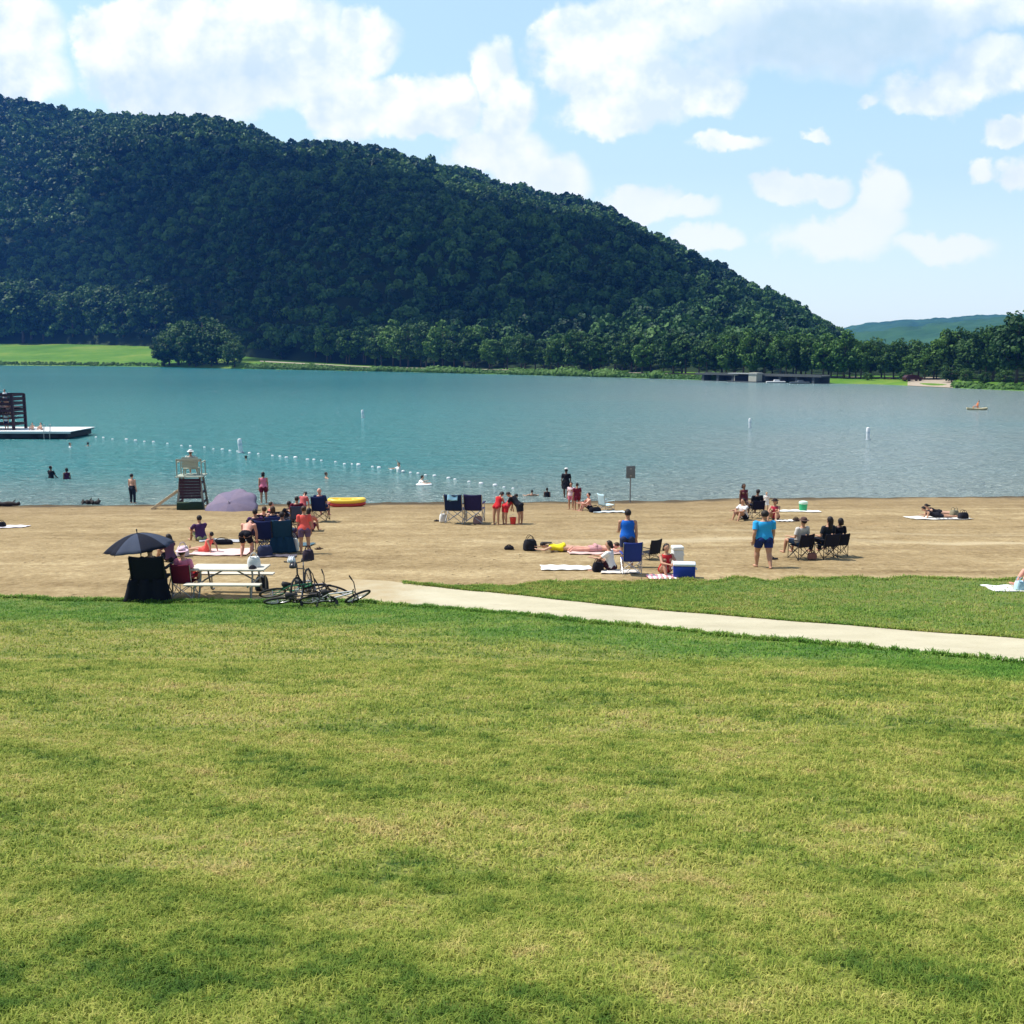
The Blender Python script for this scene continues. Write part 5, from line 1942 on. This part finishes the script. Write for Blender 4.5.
# ------------------------------------------------------------------ swimming platform with its tower
pa, pb = at(-42, 437, True), at(84, 437, True)
t = empty('swim_platform', (pa + pb) / 2, R(-1), 'white floating swim platform with a dark red diving tower', 'platform')
Lp = (pb - pa).length
DW = mat('white deck boards', (.74, .74, .72), .7, .08, 3, .2)
DK = mat('dark float', (.02, .022, .03), .6, .2, 4)
m = MB()
nb = int(Lp / .30)
for i in range(nb):
    m.box((-Lp / 2 + (i + .5) * Lp / nb, 0, .68), (Lp / nb - .015, 5.6, .06))
m.build('deck', DW, t)
m = MB()
m.box((0, -2.72, .58), (Lp - .1, .12, .14))
m.box((0, 2.72, .58), (Lp - .1, .12, .14))
m.build('fascia', mat('white deck edge', (.62, .62, .62), .7, .1), t)
for i in range(5):
    m = MB()
    m.tube([(-Lp / 2 + .9 + i * (Lp - 1.8) / 4, -2.6, .22), (-Lp / 2 + .9 + i * (Lp - 1.8) / 4, 2.6, .22)], .34, 14)
    m.build('float', DK, t)
m = MB()
m.box((0, 0, .30), (Lp - .6, 5.2, .42))
m.build('skirt', DK, t)
for x in (Lp * .30, Lp * .345):
    m = MB()
    m.tube([(x, -2.70, .68), (x, -2.72, 1.35), (x, -2.98, 1.35), (x, -2.98, -.3)], .03, 8)
    m.build('ladder_rail', STEEL, t)
TW = mat('dark red timber', (.030, .010, .018), .7, .2, 4, .2)
cx, tw_w, tw_d, tw_h = -Lp / 2 + (4 + 42) / 126 * Lp, 3.1, 2.4, 3.25
for sx in (-1, 1):
    for sy in (-1, 1):
        m = MB()
        m.bar((cx + sx * tw_w / 2, sy * tw_d / 2, .70), (cx + sx * tw_w / 2, sy * tw_d / 2, tw_h + .70), .22)
        m.build('tower_post', TW, t)
for z in (1.75, 2.75):
    m = MB()
    for i in range(9):
        m.box((cx, -tw_d / 2 + (i + .5) * tw_d / 9, z), (tw_w + .1, tw_d / 9 - .02, .09))
    m.build('tower_deck', TW, t)
for z in (1.20, 2.15, 2.50, 3.10, 3.50, 3.90):
    m = MB()
    for sy in (-1, 1):
        m.bar((cx - tw_w / 2, sy * (tw_d / 2 + .02), z), (cx + tw_w / 2, sy * (tw_d / 2 + .02), z), .06, .26 if z > 2.4 else .18)
    for sx in (-1, 1):
        m.bar((cx + sx * (tw_w / 2 + .02), -tw_d / 2, z), (cx + sx * (tw_w / 2 + .02), tw_d / 2, z), .06, .2)
    m.build('tower_rail', TW, t)
m = MB()
for sx in (-.25, .25):
    m.bar((cx + sx, -tw_d / 2 - .45, .72), (cx + sx, -tw_d / 2 - .02, 2.85), .06)
for i in range(9):
    u = (i + .5) / 9
    m.bar((cx - .25, -tw_d / 2 - .45 + .43 * u, .72 + 2.13 * u), (cx + .25, -tw_d / 2 - .45 + .43 * u, .72 + 2.13 * u), .05)
m.build('tower_ladder', mat('pale paint', (.55, .55, .55), .6, .1), t)
base = (pa + pb) / 2
for dx, dy_, z, rz_, tp_, bt, sk_, lab, fm in (
        (cx + .55, -.4, 2.80, 2.6, ('tee', (.6, .62, .66)), ('shorts', BLUE), 'fair', 'person in a pale shirt on the upper deck of the dark red tower', False),
        (cx - .5, -.2, 2.80, 3.3, ('tank', RED), ('brief', RED), 'tan', 'person in red on the upper deck of the dark red tower', True),
        (cx + .9, -.6, 1.80, 2.9, None, ('shorts', WHITE), 'fair', 'shirtless person in white shorts on the middle deck of the tower', False),
        (cx - .2, .2, 1.80, 3.3, ('tee', WHITE), ('shorts', TEAL), 'tan', 'person in a white shirt on the middle deck of the tower', False),
        (cx + .75, -.9, .71, 3.0, ('tank', (.5, .6, .65)), ('shorts', NAVY), 'fair', 'person in a pale tank top standing under the tower', False),
        (Lp * .145, -1.2, .71, 3.0, None, ('shorts', WHITE), 'fair', 'small pale figure sitting on the white deck, left of two', False),
        (Lp * .205, -1.0, .71, 2.5, None, ('brief', (.6, .5, .5)), 'fair', 'small pale figure sitting on the white deck, right of two', True)):
    sit = 'sitting' in lab
    person(V3((base.x + dx, base.y + dy_, z)), rz_, SITK if sit else STAND, lab, 1.3 if sit else 1.66, sk_, 'dark', 'bob' if fm else 'short', tp_, bt, None, fm)

# ------------------------------------------------------------------ float line and marker buoys
fl = MB()
fl.loft([fl.ring((x, 0, .03), (0, q_, 0), (0, 0, q_), 12) for x, q_ in ((-.20, .05), (-.17, .12), (-.08, .15), (.08, .15), (.17, .12), (.20, .05))])
FLM = fl.mesh('float', mat('white float', (.78, .78, .78), .5, .05))
lx = [92, 130, 165, 205, 245, 285, 327, 361, 395, 430, 460, 495, 525]
ly = [437.5, 440.5, 444, 448, 453, 457.5, 462, 466, 470.5, 476, 480.5, 486, 490]
rb = random.Random(4)
px = 96.0
while px < 520:
    o = link_mesh('float', FLM)
    o.location = at(px, float(np.interp(px, lx, ly)) + rb.uniform(-.4, .4), True)
    o.rotation_euler = (0, 0, rb.uniform(-.5, .3))
    k = rb.uniform(.38, .75)
    o.scale = (k, k, k)
    tag(o, 'small white float in the line that marks the swimming area', 'float', 'floats of the swimming line')
    px += rb.choice([6.5, 7.5, 9, 12, 14])


def buoy(px, row, hgt_, rad_, label):
    t = empty('marker_buoy', at(px, row, True), 0, label, 'buoy')
    t.rotation_euler = (R(3), R(-4), 0)
    m = MB()
    m.loft([m.ring((0, 0, z * hgt_), (q_ * rad_, 0, 0), (0, q_ * rad_, 0), 16) for q_, z in ((.6, -.25), (1, -.15), (1, .88), (.8, .96), (.15, 1.0))])
    m.build('spar', mat('buoy white', (.78, .79, .80), .45, .05), t)
    m = MB()
    m.loft([m.ring((0, 0, z * hgt_), (q_ * rad_, 0, 0), (0, q_ * rad_, 0), 16) for q_, z in ((1.02, .52), (1.03, .53), (1.03, .66), (1.02, .67))])
    m.build('band', mat('buoy band', (.55, .62, .68), .45, .05), t)
    m = MB()
    m.lathe((0, 0, -.06), [(rad_ * 1.0, 0), (rad_ * 1.5, .03), (rad_ * 1.5, .12), (rad_ * 1.0, .15)], 16)
    m.build('collar', mat('buoy collar', (.35, .40, .42), .5, .1), t)


buoy(241, 453, 1.15, .17, 'white marker buoy standing in the float line beyond the lifeguard stand')
buoy(363, 418, .95, .16, 'white marker buoy far out, left of the lake middle')
buoy(750, 428, 1.0, .13, 'thin white marker buoy, left of the two on the right side of the lake')
buoy(868, 440, 1.15, .16, 'white marker buoy, right of the two on the right side of the lake')

# small boat far right
p = at(977, 410, True)
t = empty('rowing_boat', p, R(80), 'tiny cream rowing boat with an orange seat far out on the right', 'boat')
m = MB()
rg = []
for k in range(9):
    u = k / 8
    w = .55 * math.sin(A * (.08 + .84 * u)) ** .7
    y = -1.3 + 2.6 * u
    up_ = .12 * (2 * u - 1) ** 2
    rg.append([V3((w * math.cos(a) * (1 if math.sin(a) < 0 else .95), y, .22 + up_ + (.30 * math.sin(a) if math.sin(a) < 0 else .10 * (1 - abs(math.cos(a))) * -1))) for a in np.linspace(0, 2 * A, 17)[:-1]])
m.loft(rg)
m.build('hull', mat('boat cream', (.62, .52, .30), .4, .06), t)
m = MB()
m.box((0, -.1, .30), (.8, .28, .05))
m.build('seat', mat('orange seat', (.7, .25, .05), .5, .1), t, True, .01)
person(p + V3((0, 0, .02)), R(80), SITC, 'person in an orange vest rowing the tiny cream boat', 1.7, 'tan', 'dark', 'short', ('tank', ORANGE), ('shorts', GREY), None, seat=.32)

# ------------------------------------------------------------------ low bridge on the far shore
CONC = mat('pale concrete', (.085, .095, .092), .85, .15, .6)
DCONC = mat('stained concrete', (.07, .08, .085), .85, .25, .4)


def sp(px, off):
    u = (px - 512) / F / 1.008
    Sd = float(farpar(px)[0]) + off
    return V3((u * Sd, Sd, 0))


a, b_ = sp(700, -1.5), sp(826, -1.5)
t = empty('bridge', (a + b_) / 2, math.atan2(b_.y - a.y, b_.x - a.x), 'long low grey bridge with dark openings on the far shore', 'bridge')
Lb = (b_ - a).length
m = MB()
m.box((0, 0, 1.62), (Lb, 4.0, .30))
m.build('deck', CONC, t)
m = MB()
for sy in (-1, 1):
    m.box((0, sy * 1.92, 1.87), (Lb, .16, .20))
m.build('parapet', CONC, t)
for i in range(8):
    m = MB()
    m.box((-Lb / 2 + (i + .5) * Lb / 8, 0, .50), (.6, 3.4, 1.92))
    m.build('pier', DCONC, t)
m = MB()
m.box((0, 1.6, .45), (Lb, .3, 1.98))
m.build('back_wall', DCONC, t)
p = sp(747, -4.2)
t = empty('boathouse', p, math.atan2(b_.y - a.y, b_.x - a.x), 'small pale boathouse with a solid front bay coloured dark as shade beside the low bridge', 'boathouse')
CR = mat('cream siding', (.42, .41, .34), .8, .1, 1.0)
m = MB()
m.box((2.4, 0, 1.15), (2.2, 2.4, 2.3))
m.build('wall', CR, t)
m = MB()
m.box((-3.6, .9, .95), (1.2, .5, 1.9))
m.build('wall', CR, t)
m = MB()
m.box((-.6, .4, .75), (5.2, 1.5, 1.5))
m.build('bay_shade_block', mat('painted bay shade', (.010, .012, .015), .9, .2), t)  # solid block coloured near-black in place of the shade inside the bay
m = MB()
m.box((-.4, 0, 2.02), (8.4, 2.7, .20))
m.build('roof', mat('pale roof', (.34, .35, .34), .7, .1), t)
m = MB()
m.box((-.4, -.3, .12), (8.6, 2.6, .2))
m.build('landing', DCONC, t)
# moored boat by the bridge
p = sp(790, -4.5)
for px_, lab, c_ in ((776, 'small white moored boat right of the boathouse', (.6, .6, .6)), (800, 'small dark moored boat near the right end of the bridge', (.10, .12, .14))):
    m = MB()
    rg = []
    for k in range(9):
        u = k / 8
        w = .8 * math.sin(A * (.10 + .80 * u)) ** .6
        rg.append([V3((-2.2 + 4.4 * u, w * math.cos(q), .35 + (.45 * math.sin(q) if math.sin(q) < 0 else .06 * math.sin(q)))) for q in np.linspace(0, 2 * A, 15)[:-1]])
    m.loft(rg)
    m.box((.2, 0, .55), (1.4, .9, .5), None, .8)
    o = m.build('moored_boat', mat('boat hull', c_, .5, .1))
    o.location = sp(px_, -4.6)
    tag(o, lab, 'boat')
# picnic shelter at the far launch
p = sp(913, 9)
t = empty('parked_car', p + V3((0, 0, float(farz(p.x, p.y)))), R(10), 'tiny dark car parked beside the pale launch on the right shore', 'car')
m = MB()
m.loft([[V3((x, y, z)) for y, z in ((-.85, .35), (.85, .35), (.88, .8), (.7, h_), (-.7, h_), (-.88, .8))] for x, h_ in ((-2.1, .9), (-1.6, 1.4), (-.2, 1.48), (.7, 1.35), (1.2, .98), (2.1, .85))])
m.build('body', mat('car paint', (.05, .012, .012), .3, .05, 4, 0, 0, .6), t)
for x in (-1.35, 1.35):
    for sy in (-1, 1):
        m = MB()
        m.torus((x, sy * .8, .34), .25, .09, (1, 0, 0), (0, 0, 1), 18, 8)
        m.ellip((x, sy * .8, .34), (.2, .06, .2))
        m.build('wheel', mat('tyre rubber', (.02, .02, .02), .8, .15, 12), t)


# more of the crowd and gear packed behind the picnic table
q = at(256, 541)
low_chair(q, R(15), (.03, .02, .05), 'low dark violet beach chair just right of the bending man', 1.15, TUBE)
person(q, R(15), SITC, 'person in a dark violet shirt in the low chair just right of the bending man', 1.7, 'tan', 'dark', 'short', ('tee', PURPLE), ('shorts', BLACK), None, seat=.28)
person(at(270, 523), R(-60), SITK, 'sunburnt person hugging the knees on the sand above the low black chairs', 1.72, 'pink', 'brown', 'short', ('tank', (.55, .16, .12)), ('shorts', BLACK))
person(at(290, 522), R(25), SITK, 'person in black sitting on the sand left of the low dark blue chair', 1.7, 'brown', 'dark', 'short', ('tee', BLACK), ('shorts', BLACK))
person(at(309, 531), R(-15), SITK, 'person in a salmon shirt sitting just right of the coral topped woman', 1.7, 'tan', 'dark', 'bob', ('tee', (.62, .22, .16)), ('shorts', MAROON), None, True)
q = at(273, 544)
camp_chair(q, R(20), (.02, .03, .11), 'dark blue folding chair wedged between the navy and the teal-blue chairs', 1.12, .90, TUBE)
person(q + V3((0, .04, 0)), R(20), SITC, 'person in a navy tank top in the wedged dark blue chair', 1.66, 'tan', 'brown', 'bob', ('tank', NAVY), ('shorts', GREY), None, True, seat=.47)
towel(at(297, 545), R(-5), 1.1, .8, (.08, .14, .17), 'dark teal towel spread by the pale green-white bag')
bag(at(265, 556), .3, (.04, .05, .10), 'dark blue cooler bag in front of the navy chair', (.50, .32, .34))
bag(at(293, 538), .1, (.05, .03, .06), 'dark violet bag behind the teal-blue chair', (.45, .3, .36))
bag(at(262, 590), .1, (.025, .03, .035), 'dark rucksack under the right end of the picnic table', (.36, .26, .36), 'backpack', 'backpack')
